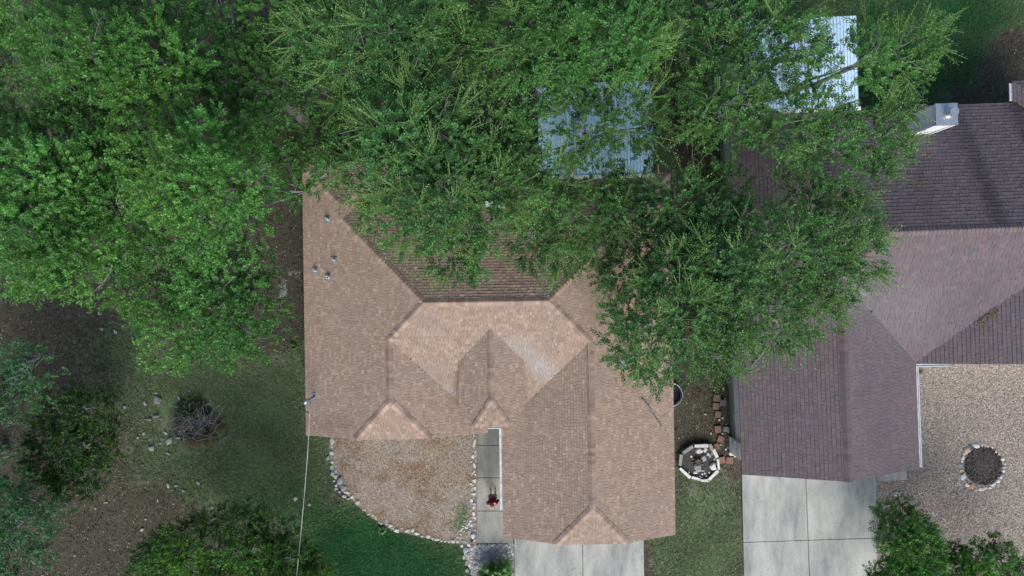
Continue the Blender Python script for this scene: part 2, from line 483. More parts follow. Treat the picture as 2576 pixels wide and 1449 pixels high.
class House:
    def __init__(s, name, base_uv, theta, label, cat, deck, shingle_mat, palette, expo=0.142):
        s.th = theta; s.b = base_uv
        x = base_uv[0] * math.cos(theta) - base_uv[1] * math.sin(theta); y = base_uv[0] * math.sin(theta) + base_uv[1] * math.cos(theta)
        s.root = empty(name, (x, y, 0), theta); tag(s.root, label, cat)
        s.deck = deck; s.sm = shingle_mat; s.pal = palette; s.expo = expo
        s.roofmb = MB(); s.sh = []; s.planes = []
    def L(s, u, v, z): return (u - s.b[0], v - s.b[1], z)
    def W(s, u, v, z):
        c, sn = math.cos(s.th), math.sin(s.th)
        return (u * c - v * sn, u * sn + v * c, z)
    def plane(s, poly, ax, sgn, e, ze, p, stain=None):
        """roof slope: height ze at coordinate ax==e, rising along sgn*ax with pitch p; poly in (u,v)"""
        zf = lambda u, v: ze + p * sgn * ((u, v)[ax] - e)
        area = sum(poly[i][0] * poly[(i + 1) % len(poly)][1] - poly[(i + 1) % len(poly)][0] * poly[i][1] for i in range(len(poly)))
        pl = poly if area > 0 else poly[::-1]
        n = len(pl)
        v = [s.L(a, b_, zf(a, b_) - 0.004) for a, b_ in pl] + [s.L(a, b_, zf(a, b_) - 0.11) for a, b_ in pl]
        s.roofmb.add(v, [tuple(range(n)), tuple(range(n, 2 * n))[::-1]] + [(i, n + i, n + (i + 1) % n, (i + 1) % n) for i in range(n)])
        ds = [sgn * (q_[ax] - e) for q_ in poly]; dmax = max(ds); dmin = min(ds)
        ex = s.expo / math.sqrt(1 + p * p)
        k = 0; d = dmin - 0.02
        rnd = random.Random(int(abs(e) * 1000 + ax * 7 + n * 31))
        while d < dmax - 0.01:
            d2 = min(d + ex, dmax)
            dl, du_ = max(d, dmin) + 0.004, d2 - 0.004
            if du_ <= dl: d += ex; continue
            cm = crossings(pl, ax, e + sgn * (dl + du_) / 2); cl = crossings(pl, ax, e + sgn * dl); cu = crossings(pl, ax, e + sgn * du_)
            if len(cl) != len(cm): cl = cm
            if len(cu) != len(cm): cu = cm
            for (a0, a1), (l0, l1), (u0, u1) in zip(cm, cl, cu):
                x = a0 - rnd.random() * 0.25
                while x < a1:
                    w = rnd.choice((0.10, 0.12, 0.14, 0.12, 0.17, 0.22)) * rnd.uniform(.9, 1.1) * s.expo / .12
                    xa, xb = max(x, a0), min(x + w, a1)
                    x += w
                    if xb - xa < 0.02: continue
                    first, last = xa <= a0 + 1e-6, xb >= a1 - 1e-6
                    la, ua = (l0, u0) if first else (xa + .004, xa + .004)
                    lb, ub = (l1, u1) if last else (xb - .004, xb - .004)
                    lb = max(lb, la + .002); ub = max(ub, ua + .002)
                    th = rnd.choice((0.013, 0.018, 0.025))
                    dn = d - 0.004
                    def pt(along, dd, lift):
                        c_ = e + sgn * dd
                        uv = (c_, along) if ax == 0 else (along, c_)
                        return s.L(uv[0], uv[1], zf(*uv) + lift)
                    quad = [pt(la, dn, th + .004), pt(lb, dn, th + .004), pt(ub, d2, 0.004), pt(ua, d2, 0.004), pt(la, dn, -0.003), pt(lb, dn, -0.003), pt(ub, d2, -.002), pt(ua, d2, -.002)]
                    c_ = rnd.choice(s.pal); g = rnd.uniform(.90, 1.10)
                    um = e + sgn * (d + d2) / 2; xm = (xa + xb) / 2
                    uvm = (um, xm) if ax == 0 else (xm, um)
                    cc = [ch_ * g for ch_ in c_]
                    if stain: cc = stain(uvm, cc)
                    s.sh.append((quad, tuple(cc), (xb - xa) * (d2 - d), (ax, sgn)))
            d += ex; k += 1
    def flush(s, nparts=300, visible=lambda q: True):
        roof = s.roofmb.build("roof", s.deck, s.root)
        s.roof = roof
        faces0 = [(0, 1, 2, 3), (4, 5, 1, 0), (5, 6, 2, 1), (7, 4, 0, 3)]
        def orient(quad):
            a, b_, c_ = (Vector(quad[i]) for i in (0, 1, 2))
            return faces0 if (b_ - a).cross(c_ - a).z > 0 else [f[::-1] for f in faces0]
        idx = sorted(range(len(s.sh)), key=lambda i: (not visible(s.sh[i]), -s.sh[i][2]))
        single = set(idx[:nparts])
        mb = MB()
        for i, (quad, c_, ar, _) in enumerate(s.sh):
            fs = orient(quad)
            if i in single:
                cx_, cy_, cz_ = (sum(v[k] for v in quad) / 8 for k in range(3))
                me = pymesh("shingle", [(v[0] - cx_, v[1] - cy_, v[2] - cz_) for v in quad], fs, s.sm)
                setcol(me, np.tile(np.array(c_, dtype=np.float32), (4, 1)))
                o = obj("shingle", me, roof); o.location = (cx_, cy_, cz_)
            else:
                mb.add(quad, fs, c_)
        tag(mb.build("shingle_field", s.sm, roof), kind="stuff")
    def ridge(s, a, b_, pa, pb, half=0.15, expo=0.16, pal=None):
        """caps along a ridge or hip from a to b (u,v,z); pa,pb = drop per metre sideways on either side"""
        A, B = Vector(a), Vector(b_); t = B - A; Lg = t.length; t.normalize()
        h = Vector((t.x, t.y, 0)).normalized(); side = Vector((-h.y, h.x, 0))
        n = max(1, round(Lg / expo)); st = Lg / n
        rnd = random.Random(int(Lg * 977))
        pal = pal or s.pal
        for i in range(n):
            p0 = A + t * (st * i - 0.03); p1 = A + t * (st * (i + 1) + 0.02)
            w = half * rnd.uniform(.93, 1.07)
            vs_ = []
            for p, lf in ((p0, 0.046), (p1, 0.026)):
                vs_ += [p + side * w + Vector((0, 0, lf - 0.012 - pa * w)), p + side * 0.02 + Vector((0, 0, lf)), p - side * 0.02 + Vector((0, 0, lf)), p - side * w + Vector((0, 0, lf - 0.012 - pb * w))]
            vs_ += [v - Vector((0, 0, 0.022)) for v in vs_]
            mid = (p0 + p1) / 2
            loc = Vector(s.L(*mid))
            vs_ = [v - mid for v in vs_]
            fs = [(0, 4, 5, 1), (1, 5, 6, 2), (2, 6, 7, 3), (8, 0, 1, 9), (9, 1, 2, 10), (10, 2, 3, 11), (4, 0, 8, 12), (3, 7, 15, 11), (12, 13, 5, 4), (13, 14, 6, 5), (14, 15, 7, 6)]
            me = pymesh("ridge_cap", vs_, fs, s.sm)
            me.flip_normals()
            c_ = rnd.choice(pal); g = rnd.uniform(.88, 1.08)
            setcol(me, np.tile(np.array([x * g for x in c_], dtype=np.float32), (len(fs), 1)))
            o = obj("ridge_cap", me, s.roof); o.location = loc
    def walls(s, foot, h, mat, name="wall"):
        n = len(foot)
        v = [s.L(a, b_, -0.1) for a, b_ in foot] + [s.L(a, b_, h) for a, b_ in foot]
        f = [(i, (i + 1) % n, n + (i + 1) % n, n + i) for i in range(n)] + [tuple(range(n, 2 * n))]
        return obj(name, pymesh(name, v, f, mat), s.root)
    def prism(s, pts, mat, name, d=(0, 0, 0)):
        """thin panel: polygon pts (u,v,z) extruded by d"""
        n = len(pts)
        v = [s.L(*p) for p in pts] + [s.L(p[0] + d[0], p[1] + d[1], p[2] + d[2]) for p in pts]
        f = [tuple(range(n)), tuple(range(n, 2 * n))[::-1]] + [(i, n + i, n + (i + 1) % n, (i + 1) % n) for i in range(n)]
        me = pymesh(name, v, f, mat)
        return obj(name, me, s.root)
    def gutter(s, a, b_, z, out, w=0.11):
        """open channel from a to b (u,v), out = unit direction away from the wall"""
        mb = MB(); A, B = Vector((*a, z)), Vector((*b_, z)); o = Vector((*out, 0))
        prof = [(0, 0), (0, -.09), (w * .8, -.09), (w, 0), (w - .022, 0), (w * .72, -.055), (.015, -.055), (.015, 0)]
        vv = [s.L(*(p + o * x + Vector((0, 0, y)))) for p in (A, B) for x, y in prof]
        n = len(prof)
        mb.add(vv, [(i, (i + 1) % n, n + (i + 1) % n, n + i) for i in range(n)] + [tuple(range(n)), tuple(range(n, 2 * n))[::-1]])
        g = mb.build("gutter", M['whitepaint'], s.root)
        t = (B - A).normalized(); Lg = (B - A).length; k = .35
        while k < Lg:                                       # hangers across the channel
            c_ = A + t * k + o * (w / 2)
            hb = MB(); hb.box(s.L(c_.x, c_.y, z + .004), (w * .9 if abs(out[0]) > .5 else .02, w * .9 if abs(out[1]) > .5 else .02, .006))
            hb.build("gutter_hanger", M['galv'], g); k += .62
        return g

# ---------- house one: tan-brown hipped roof
PAL1 = [tuple(.5 * (c + m) for c, m in zip((t[0] * 1.0, t[1] * .85, t[2] * .735), (.292, .214, .162))) for t in ((0.300, 0.248, 0.220), (0.265, 0.215, 0.190), (0.320, 0.262, 0.228), (0.290, 0.245, 0.205), (0.250, 0.205, 0.186), (0.400, 0.345, 0.305), (0.290, 0.250, 0.228), (0.305, 0.240, 0.210), (0.335, 0.290, 0.258))]
def stain1(uv, c_):
    u, v = uv
    # washed-out grey granules right of the porch gable and below its left edge, dark streaks low on the left slope
    g = 0.72 * math.exp(-(((u - .95 * (-(v + 1.9)) + .1) / .62) ** 2) - ((v + 3.0) / 1.1) ** 4) if v > -4.4 and u > -.8 and u < 2.8 else 0.0
    g = max(g, .55 * math.exp(-((u + 2.9) / .8) ** 2 - ((v + 4.1) / .22) ** 2))
    g *= random.uniform(.55, 1.0)
    c_ = [a * (1 - g) + b_ * g for a, b_ in zip(c_, (.34, .325, .32))]
    k = .22 * math.exp(-((u + 7.3) / 1.3) ** 2 - ((v + 5.5) / .4) ** 2)
    return [a * (1 - k) for a in c_]
h1 = House("brown_house", (-1.0, -2.0), math.radians(0.86), "wide house with a tan brown shingled hip roof in the middle of the yard", "house", M['deck'], M['shingle'], PAL1, 0.120)
ZE, PT = 2.70, 0.40
zr = ZE + PT * 5.19
h1.plane([(-8.6, 5.19), (-6.83, 3.42), (-6.83, 2.90), (-3.41, -.52), (-4.857, -1.967), (-4.857, -4.38), (-6.35, -5.98), (-8.6, -5.98)], 0, 1, -8.6, ZE, PT, stain1)
h1.plane([(-8.6, 5.19), (-5.06, 5.19), (-6.83, 3.42)], 1, -1, 5.19, ZE, PT)
h1.plane([(-5.06, 5.19), (-5.06, 4.67), (-6.83, 2.90), (-6.83, 3.42)], 0, -1, -5.06, ZE, PT)
h1.plane([(-5.06, 4.67), (6.60, 4.67), (1.41, -.52), (-3.41, -.52), (-6.83, 2.90)], 1, -1, 4.67, ZE, PT)
h1.plane([(6.60, 4.67), (6.60, -10.33), (4.475, -10.33), (3.05, -8.72), (3.05, -2.16), (1.41, -.52)], 0, -1, 6.60, ZE, PT)
h1.plane([(-3.41, -.52), (1.41, -.52), (3.05, -2.16), (-.5, -5.71), (-1.115, -5.71), (-4.857, -1.967)], 1, 1, -5.71, ZE, PT, stain1)
h1.plane([(-4.857, -1.967), (-1.115, -5.71), (-1.115, -5.98), (-3.365, -5.98), (-4.857, -4.38)], 0, -1, -1.115, ZE, PT)
h1.plane([(3.05, -2.16), (3.05, -8.72), (1.625, -10.33), (-.5, -10.33), (-.5, -5.71)], 0, 1, -.5, ZE, PT)
h1.plane([(-6.35, -5.98), (-4.857, -4.38), (-3.365, -5.98)], 1, 1, -5.98, 3.60, .373)
h1.plane([(1.625, -10.33), (3.05, -8.72), (4.475, -10.33)], 1, 1, -10.33, 3.55, .354)
# porch gable on the front slope
DU, DH, DZ = -.88, 1.27, 3.84
h1.plane([(DU - DH, -2.86), (DU, -1.59), (DU, -4.36), (DU - .67, -5.43), (DU - DH, -5.43)], 0, 1, DU - DH, DZ, PT)
h1.plane([(DU + DH, -2.86), (DU, -1.59), (DU, -4.36), (DU + .67, -5.43), (DU + DH, -5.43)], 0, -1, DU + DH, DZ, PT)
h1.plane([(DU - .67, -5.43), (DU, -4.36), (DU + .67, -5.43)], 1, 1, -5.43, DZ + .24, .25)
h1.flush(300, visible=lambda q_: q_[3] in ((1, 1), (0, 1)))
R = h1.ridge
CAPS1 = [(0.32, 0.228, 0.178), (0.285, 0.200, 0.157), (0.255, 0.176, 0.142), (0.35, 0.256, 0.200), (0.30, 0.212, 0.166), (.24, .163, .134)]
kw = dict(pal=CAPS1)
R((-3.41, -.52, zr), (1.41, -.52, zr), PT, PT, **kw)
R((-6.83, 2.90, 3.408), (-3.41, -.52, zr), .283, .283, **kw)
R((-8.55, 5.14, 2.72), (-6.83, 3.42, 3.408), .283, .283, **kw)
R((-5.11, 5.14, 2.72), (-6.83, 3.42, 3.408), .283, .283, **kw)
R((-6.83, 3.42, 3.408), (-6.83, 2.90, 3.408), PT, PT, **kw)
R((-4.857, -1.967, 4.197), (-3.41, -.52, zr), .283, .283, **kw)
R((-4.857, -4.38, 4.197), (-4.857, -1.967, 4.197), PT, PT, **kw)
R((-6.33, -5.96, 3.61), (-4.857, -4.38, 4.197), .27, .27, **kw)
R((-3.385, -5.96, 3.61), (-4.857, -4.38, 4.197), .27, .27, **kw)
R((6.55, 4.62, 2.72), (1.41, -.52, zr), .283, .283, **kw)
R((3.05, -2.16, 4.12), (1.41, -.52, zr), .283, .283, **kw)
R((3.05, -8.72, 4.12), (3.05, -2.16, 4.12), PT, PT, **kw)
R((1.645, -10.31, 3.56), (3.05, -8.72, 4.12), .26, .26, **kw)
R((4.455, -10.31, 3.56), (3.05, -8.72, 4.12), .26, .26, **kw)
R((DU, -4.36, 4.348), (DU, -1.65, 4.348), PT, PT, half=.13, **kw)
R((DU - .66, -5.41, 4.09), (DU, -4.36, 4.348), .2, .2, half=.12, **kw)
R((DU + .66, -5.41, 4.09), (DU, -4.36, 4.348), .2, .2, half=.12, **kw)
h1.walls([(-8.15, -5.53), (-1.565, -5.53), (-1.565, -5.2), (-.05, -5.2), (-.05, -9.88), (6.15, -9.88), (6.15, 4.22), (-5.51, 4.22), (-5.51, 4.74), (-8.15, 4.74)], 2.62, M['tansiding'])
h1.prism([(-8.15, -5.53, 2.625), (-1.565, -5.53, 2.625), (-1.565, -5.53, 2.76), (-3.5, -5.53, 3.50), (-6.2, -5.53, 3.50), (-8.15, -5.53, 2.76)], M['tansiding'], "gable_wall", (0, .12, 0))
h1.prism([(-.05, -9.88, 2.625), (6.15, -9.88, 2.625), (6.15, -9.88, 2.76), (4.3, -9.88, 3.45), (1.8, -9.88, 3.45), (-.05, -9.88, 2.76)], M['tansiding'], "gable_wall", (0, .12, 0))
h1.prism([(DU - 1.1, -5.25, 2.9), (DU + 1.1, -5.25, 2.9), (DU + 1.1, -5.25, DZ - .06), (DU + .6, -5.25, DZ + .12), (DU - .6, -5.25, DZ + .12), (DU - 1.1, -5.25, DZ - .06)], M['tansiding'], "dormer_wall", (0, .1, 0))
for sgn_ in (-1, 1):
    h1.prism([(DU + sgn_ * 1.1, -5.14, 2.98), (DU + sgn_ * 1.1, -5.14, DZ - .06), (DU + sgn_ * 1.1, -3.1, DZ - .06)], M['tansiding'], "dormer_cheek", (-sgn_ * .08, 0, 0))
h1.gutter((-1.5, -5.72), (-.40, -5.72), 2.69, (0, -1))
h1.gutter((-.51, -5.85), (-.51, -9.22), 2.69, (-1, 0))

def zroof1(u): return ZE + PT * (u + 8.6)
def inv_rot(x, y, th): return (x * math.cos(th) + y * math.sin(th), -x * math.sin(th) + y * math.cos(th))
def on_slope(h, px, py, zf):
    z = 3.0
    for _ in range(12):
        x, y, _z = P(px, py, z); u, v = inv_rot(x, y, h.th); z = zf(u, v)
    return u, v, z
def slope_plate(h, mb, u, v, z, du, dv, gu, gv, th=.006):
    """sheet lying on a slope with gradient gu,gv"""
    c_ = [(-du, -dv), (du, -dv), (du, dv), (-du, dv)]
    vs_ = [h.L(u + a, v + b_, z + a * gu + b_ * gv + t) for t in (0.012, 0.022 + th) for a, b_ in c_]
    mb.add(vs_, [(0, 3, 2, 1), (4, 5, 6, 7), (0, 1, 5, 4), (1, 2, 6, 5), (2, 3, 7, 6), (3, 0, 4, 7)])
wz = lambda u, v: zroof1(u)
for (px, py, r, hh) in ((826, 553, .05, .26), (842, 655, .045, .25), (794.5, 681.5, .045, .25), (827, 698, .062, .24)):
    u, v, z = on_slope(h1, px, py, wz)
    mb = MB(); slope_plate(h1, mb, u - .03, v, z, .14, .13, PT, 0)
    vt = mb.build("vent_pipe", M['lead'], h1.root)
    c_ = h1.L(u, v, z)
    m2 = MB(); m2.cyl((c_[0], c_[1], z - .02), r * 1.5, .08, 14, r * 1.15); m2.build("boot", M['black'], vt, True)
    m3 = MB(); n = 14; ang = [2 * math.pi * k / n for k in range(n)]
    vv = []
    for rr, zz in ((r, z), (r, z + hh), (r * .62, z + hh), (r * .62, z + hh - .12)):
        vv += [(c_[0] + rr * math.cos(a), c_[1] + rr * math.sin(a), zz) for a in ang]
    ff = [(j * n + k, j * n + (k + 1) % n, (j + 1) * n + (k + 1) % n, (j + 1) * n + k) for j in range(3) for k in range(n)]
    m3.add(vv, ff); m3.build("pipe", M['pvc'], vt)
    m4 = MB(); m4.cyl((c_[0], c_[1], z + hh - .13), r * .63, .008, 14); m4.build("pipe_bore_shade", M['black'], vt)  # black disc stands in for the shade down inside the pipe
# service mast with weatherhead on the left slope
u, v, z = on_slope(h1, 790, 998, wz)
mb = MB(); slope_plate(h1, mb, u, v, z, .11, .16, PT, 0); ms = mb.build("service_mast", M['lead'], h1.root)
c_ = h1.L(u + .02, v + .02, z)
m2 = MB(); m2.cyl((c_[0], c_[1], z - .02), .085, .06, 16, .05); m2.build("boot", M['black'], ms, True)
m2 = MB(); m2.cyl((c_[0], c_[1], z), .032, .98, 12); m2.build("mast_pipe", M['mast'], ms, True)
m2 = MB(); m2.tube([(c_[0], c_[1], z + .92), (c_[0], c_[1], z + 1.05), (c_[0] - .04, c_[1] - .06, z + 1.12), (c_[0] - .07, c_[1] - .14, z + 1.08)], [.05, .075, .07, .05], 10); m2.build("weatherhead", M['galv'], ms, True)
MAST_TOP = h1.W(u + .02, v + .02, z + .80)
for k, (dx, dy, dz) in enumerate(((-.30, -.20, -.25), (-.22, -.30, -.42), (-.08, -.40, -.30))):
    m2 = MB(); s0 = Vector((c_[0] - .07, c_[1] - .14, z + 1.06)); e0 = s0 + Vector((dx, dy, dz)); e1 = Vector((c_[0] + .02, c_[1] - .55, z + .78))
    m2.tube([s0, (s0 + e0) / 2 + Vector((0, 0, .05)), e0, (e0 + e1) / 2 - Vector((0, 0, .06)), e1], .009, 5); m2.build("lead_wire", M['black'], ms)
# box vent on the right slope and a white vent on the rear slope
ez = lambda u, v: ZE + PT * (6.6 - u)
nz = lambda u, v: ZE + PT * (4.67 - v)
u, v, z = on_slope(h1, 1569, 912, ez)
mb = MB(); slope_plate(h1, mb, u, v, z, .17, .17, -PT, 0); bv = mb.build("box_vent", M['lead'], h1.root)
m2 = MB(); m2.box(h1.L(u, v, z + .09), (.24, .26, .13), taper=.86); m2.build("vent_hood", M['galv'], bv)
u, v, z = on_slope(h1, 1236, 513, nz)
mb = MB(); slope_plate(h1, mb, u, v, z, .36, .14, 0, -PT); rv = mb.build("roof_vent", M['whitepaint'], h1.root)
m2 = MB(); m2.box(h1.L(u, v, z + .06), (.6, .2, .1), taper=.9); m2.build("vent_hood", M['whitepaint'], rv)

# ---------- house two: dark plum-brown roof
PAL2 = [(a * .36 + .090, b_ * .36 + .068, c * .36 + .069) for a, b_, c in ((0.128, 0.108, 0.116), (0.108, 0.106, 0.126), (0.150, 0.112, 0.108), (0.100, 0.106, 0.128), (0.134, 0.112, 0.118), (0.112, 0.110, 0.128), (0.138, 0.104, 0.104), (0.118, 0.116, 0.134))]
def stain2(uv, c_):
    u, v = uv
    g = .75 * math.exp(-((u - 13.6) / .75) ** 2 - ((v + 1.0) / .9) ** 2) * random.uniform(.2, 1)
    g = max(g, .35 * math.exp(-((u - 15.6) / 1.6) ** 2 - ((v + 1.3) / 1.5) ** 2) * random.uniform(.6, 1))
    return [a * (1 - g) + b_ * g for a, b_ in zip(c_, (.20, .195, .205))]
def stain2n(uv, c_):
    u, v = uv   # black algae streaks running down the rear slope
    k = .35 * max(0, math.sin(u * 2.4 + .25 * v) + .35 * math.sin(u * 5.1)) * min(1, max(0, (u - 15.3) / 3.5))
    return [a * (1 - min(.6, k)) for a in c_]
h2 = House("dark_roof_house", (14.0, 0.0), math.radians(2.1), "house with a dark plum brown shingled roof and a square metal topped chimney", "house", M['deck2'], M['shingle2'], PAL2, 0.156)
Z2, P2, PW = 2.70, 0.42, 0.34
UE, UG = 9.27, 16.59
um = (UE + UG) / 2; zg = Z2 + P2 * (um - UE); VR = 1.6; ur = UE + 5.3; zm = Z2 + P2 * 5.3; vj = VR - (zm - zg) / P2
h2.plane([(UE, 6.9), (ur, VR), (um, vj), (um, -8.08), (UE, -8.08)], 0, 1, UE, Z2, P2)
h2.plane([(UE, 6.9), (ur, VR), (22.9, VR), (24.5, 6.9)], 1, -1, 6.9, Z2, P2, stain2n)
uv2 = UG + (VR + 3.7) * P2 / PW
h2.plane([(um, vj), (ur, VR), (uv2, VR), (UG, -3.7)], 1, 1, -3.7, Z2, P2, stain2)
h2.plane([(um, vj), (UG, -3.7), (UG, -8.08), (um, -8.08)], 0, -1, UG, Z2, P2, stain2)
h2.plane([(UG, -3.7), (uv2, VR), (24.0, VR), (24.0, -3.76), (UG, -3.76)], 0, 1, UG, Z2, PW)
# rear wing at the right edge
h2.plane([(20.98, 6.95), (20.98, 7.75), (22.48, 6.25), (22.48, 5.45)], 0, 1, 20.98, Z2 + .12, P2)
h2.plane([(20.98, 7.75), (24.0, 7.75), (22.48, 6.25)], 1, -1, 7.75, Z2 + .12, P2)
h2.flush(300, visible=lambda q_: q_[3] in ((0, 1), (0, -1)) and q_[0][0][0] < 4)
CAPS2 = [(0.150, 0.108, 0.108), (0.132, 0.105, 0.112), (0.158, 0.112, 0.108), (0.12, 0.098, 0.106)]
kw = dict(pal=CAPS2)
R = h2.ridge
R((ur, VR, zm), (22.0, VR, zm), P2, P2, half=.17, **kw)
R((um, -8.06, zg), (um, vj, zg), P2, P2, half=.17, **kw)
R((um, vj, zg), (ur, VR, zm), .297, .297, **kw)
R((UE + .05, 6.85, Z2 + .02), (ur, VR, zm), .297, .297, **kw)
h2.walls([(9.76, -7.72), (16.1, -7.72), (16.1, -3.3), (24.0, -3.3), (24.0, 6.4), (9.76, 6.4)], 2.62, M['siding'])
h2.prism([(9.76, -7.72, 2.625), (16.1, -7.72, 2.625), (16.1, -7.72, 2.76), (um, -7.72, zg - .14), (9.76, -7.72, 2.76)], M['siding'], "gable_wall", (0, .12, 0))
h2.prism([(9.69, -7.06, -.05), (9.69, 6.38, -.05), (9.69, 6.38, .42), (9.69, -7.06, .42)], M['concrete2'], "foundation", (.07, 0, 0))
# white stone return at the garage corner, courses of separate blocks
vn = empty("stone_return", h2.L(9.7, -6.8, 0)); vn.parent = h2.root
rr = random.Random(5)
z0 = 0.0
while z0 < 2.45:
    hgt = rr.uniform(.19, .27); v0 = -7.80
    while v0 < -7.10:
        w = min(rr.uniform(.26, .42), -7.08 - v0)
        mb = MB(); d_ = rr.uniform(.15, .18); g = rr.uniform(.8, 1.05)
        mb.box((9.76 - d_ / 2 - 9.7, v0 + w / 2 + 6.8, z0 + hgt / 2), (d_, w - .012, hgt - .012), col=(.72 * g, .73 * g, .70 * g))
        mb.build("block", M['stone'], vn); v0 += w
    z0 += hgt
h2.gutter((UG + .01, -3.85), (UG + .01, -8.06), 2.69, (1, 0), w=.13)
h2.gutter((UG + .05, -3.77), (UG + 1.45, -3.79), 2.69, (0, -1), w=.12)
h2.gutter((20.97, 6.98), (20.97, 7.7), 2.80, (-1, 0), w=.13)
# dryer vent hood on the left wall
mb = MB(); c_ = h2.L(9.70, -4.15, 1.0); mb.tube([(c_[0] + .05, c_[1], 1.0), (c_[0] - .13, c_[1], 1.0), (c_[0] - .18, c_[1] - .02, .92)], [.05, .05, .055], 8)
mb.build("wall_vent", M['pvc'], h2.root, True)
# chimney
cu, cv = 16.77, 6.0
ch = empty("chimney", h2.L(cu, cv, 0)); ch.parent = h2.root
CT = 5.0
mb = MB(); mb.box((0, 0, (2.95 + CT) / 2), (.72, .72, CT - 2.95)); mb.build("chimney_body", M['siding'], ch)
for k in range(7):
    t = -.30 + k * .10
    for fx in (-1, 1):
        m2 = MB(); m2.box((fx * .362, t, (2.95 + CT) / 2), (.012, .088, CT - 2.97)); m2.build("board", M['siding'], ch)
    for fy in (-1, 1):
        m2 = MB(); m2.box((t, fy * .362, (2.95 + CT) / 2), (.088, .012, CT - 2.97)); m2.build("board", M['whitepaint'] if fy < 0 else M['siding'], ch)
for fx in (-1, 1):
    for fy in (-1, 1):
        m2 = MB(); m2.box((fx * .36, fy * .36, (2.95 + CT) / 2), (.09, .09, CT - 2.955)); m2.build("corner_trim", M['whitepaint'], ch)
m2 = MB(); m2.box((0, 0, CT + .01), (.84, .84, .05)); cp = m2.build("chimney_cap", M['galv'], ch)
m2 = MB(); m2.cyl((.05, -.0, CT + .035), .17, .05, 24, .15); m2.build("collar", M['galv'], cp, True)
m2 = MB(); m2.cyl((.05, 0, CT + .05), .125, .32, 24); m2.build("flue", M['galv'], cp, True)
m2 = MB(); m2.cyl((.05, 0, CT + .36), .19, .07, 28, .17); m2.build("flue_cap", M['galv'], cp)

# ------------------------------------------------------------------ patio covers with ribbed panels
def patio_cover(name, x0, y0, w, d, z, rz, label, npan, lean=0.12, pmt='patio'):
    root = empty(name, (x0, y0, 0), rz); tag(root, label, "patio cover")
    pw = w / npan; pitch = pw / 6
    for i in range(npan):
        prof = []
        for k in range(6):
            s_ = i * pw + k * pitch
            prof += [(s_ + .002, 0), (s_ + pitch * .76, 0), (s_ + pitch * .79, -.06), (s_ + pitch * .94, -.06), (s_ + pitch * .97, 0)]
        prof.append(((i + 1) * pw - .002, 0))
        n = len(prof)
        V_ = [(s_, yy, z + h_ + (lean * yy / d) - t) for t in (0, .012) for yy in (0, d) for s_, h_ in prof]
        F_ = []
        for k in range(n - 1):
            F_.append((k, k + 1, n + k + 1, n + k)); F_.append((2 * n + k, 3 * n + k, 3 * n + k + 1, 2 * n + k + 1))
            F_.append((k, 2 * n + k, 2 * n + k + 1, k + 1)); F_.append((n + k, n + k + 1, 3 * n + k + 1, 3 * n + k))
        F_ += [(0, n, 3 * n, 2 * n), (n - 1, 3 * n - 1, 4 * n - 1, 2 * n - 1)]
        obj("roof_panel", pymesh("roof_panel", V_, F_, M[pmt]), root)
    mb = MB(); mb.box((w / 2, -.07, z - .02), (w + .12, .14, .12)); mb.build("edge_beam", M['whitepaint'], root)
    mb = MB(); mb.box((w / 2, d - .1, z + lean - .12), (w, .1, .16)); mb.build("beam", M['whitepaint'], root)
    for px_ in (.1, w - .1):
        mb = MB(); mb.box((px_, d - .1, (z + lean - .2) / 2 - .05), (.1, .1, z + lean - .1)); mb.build("post", M['whitepaint'], root)
        mb = MB(); mb.box((px_, .1, (z - .03) / 2 - .05), (.1, .1, z - .0)); mb.build("post", M['whitepaint'], root)
    return root
a_ = P(1356, 443, 2.85)
patio_cover("patio_cover", a_[0], a_[1], 4.72, 3.78, 2.85, math.radians(1.2), "sky tinted ribbed metal patio cover behind the tan brown roof, half hidden by oak leaves", 6)
a_ = P(1865, 288, 2.78)
patio_cover("patio_cover", a_[0], a_[1] + .12, 4.86, 3.72, 2.78, math.radians(2.4), "white ribbed metal patio cover behind the dark roofed house under oak branches", 6, pmt='patio2')
wl = empty("patio_wall", (*P(1822, 240)[:2], 0), math.radians(2.1)); tag(wl, "pale grey blank wall beside the white patio cover seen through the oak", "wall")
mb = MB(); mb.box((0, 0, 1.15), (.22, 3.4, 2.4)); mb.build("wall_body", M['siding'], wl)
mb = MB(); mb.box((0, 0, 2.39), (.62, 3.5, .07)); mb.build("coping", M['siding'], wl)

# ------------------------------------------------------------------ fence between the back yards
fc = empty("picket_fence", (7.3, 9.5, 0)); tag(fc, "brown wooden privacy fence between the two back yards", "fence")
f0, f1 = Vector((7.05, 14.6)), Vector((7.75, 5.3)); fd = f1 - f0; fl = fd.length; fdn = fd / fl; fa = math.atan2(fdn.y, fdn.x)
k = 0; rr = random.Random(3)
pm = []
for j in range(3):
    mb = MB(); hh = 1.78 + .03 * j
    mb.add([(-.066, -.009, 0), (.066, -.009, 0), (.066, .009, 0), (-.066, .009, 0), (-.066, -.009, hh - .05), (.066, -.009, hh - .05), (.066, .009, hh - .05), (-.066, .009, hh - .05), (-.03, -.009, hh), (.03, -.009, hh), (.03, .009, hh), (-.03, .009, hh)],
           [(0, 1, 5, 4), (2, 3, 7, 6), (1, 2, 6, 5), (3, 0, 4, 7), (4, 5, 9, 8), (6, 7, 11, 10), (5, 6, 10, 9), (7, 4, 8, 11), (8, 9, 10, 11)])
    pm.append(mb.mesh("picket", M['wood']))
s_ = 0.07
while s_ < fl:
    p = f0 + fdn * s_
    o = obj("picket", rr.choice(pm), fc); o.location = (p.x - 7.3, p.y - 9.5, -.04); o.rotation_euler = (rr.uniform(-.015, .015), 0, fa)
    s_ += .145
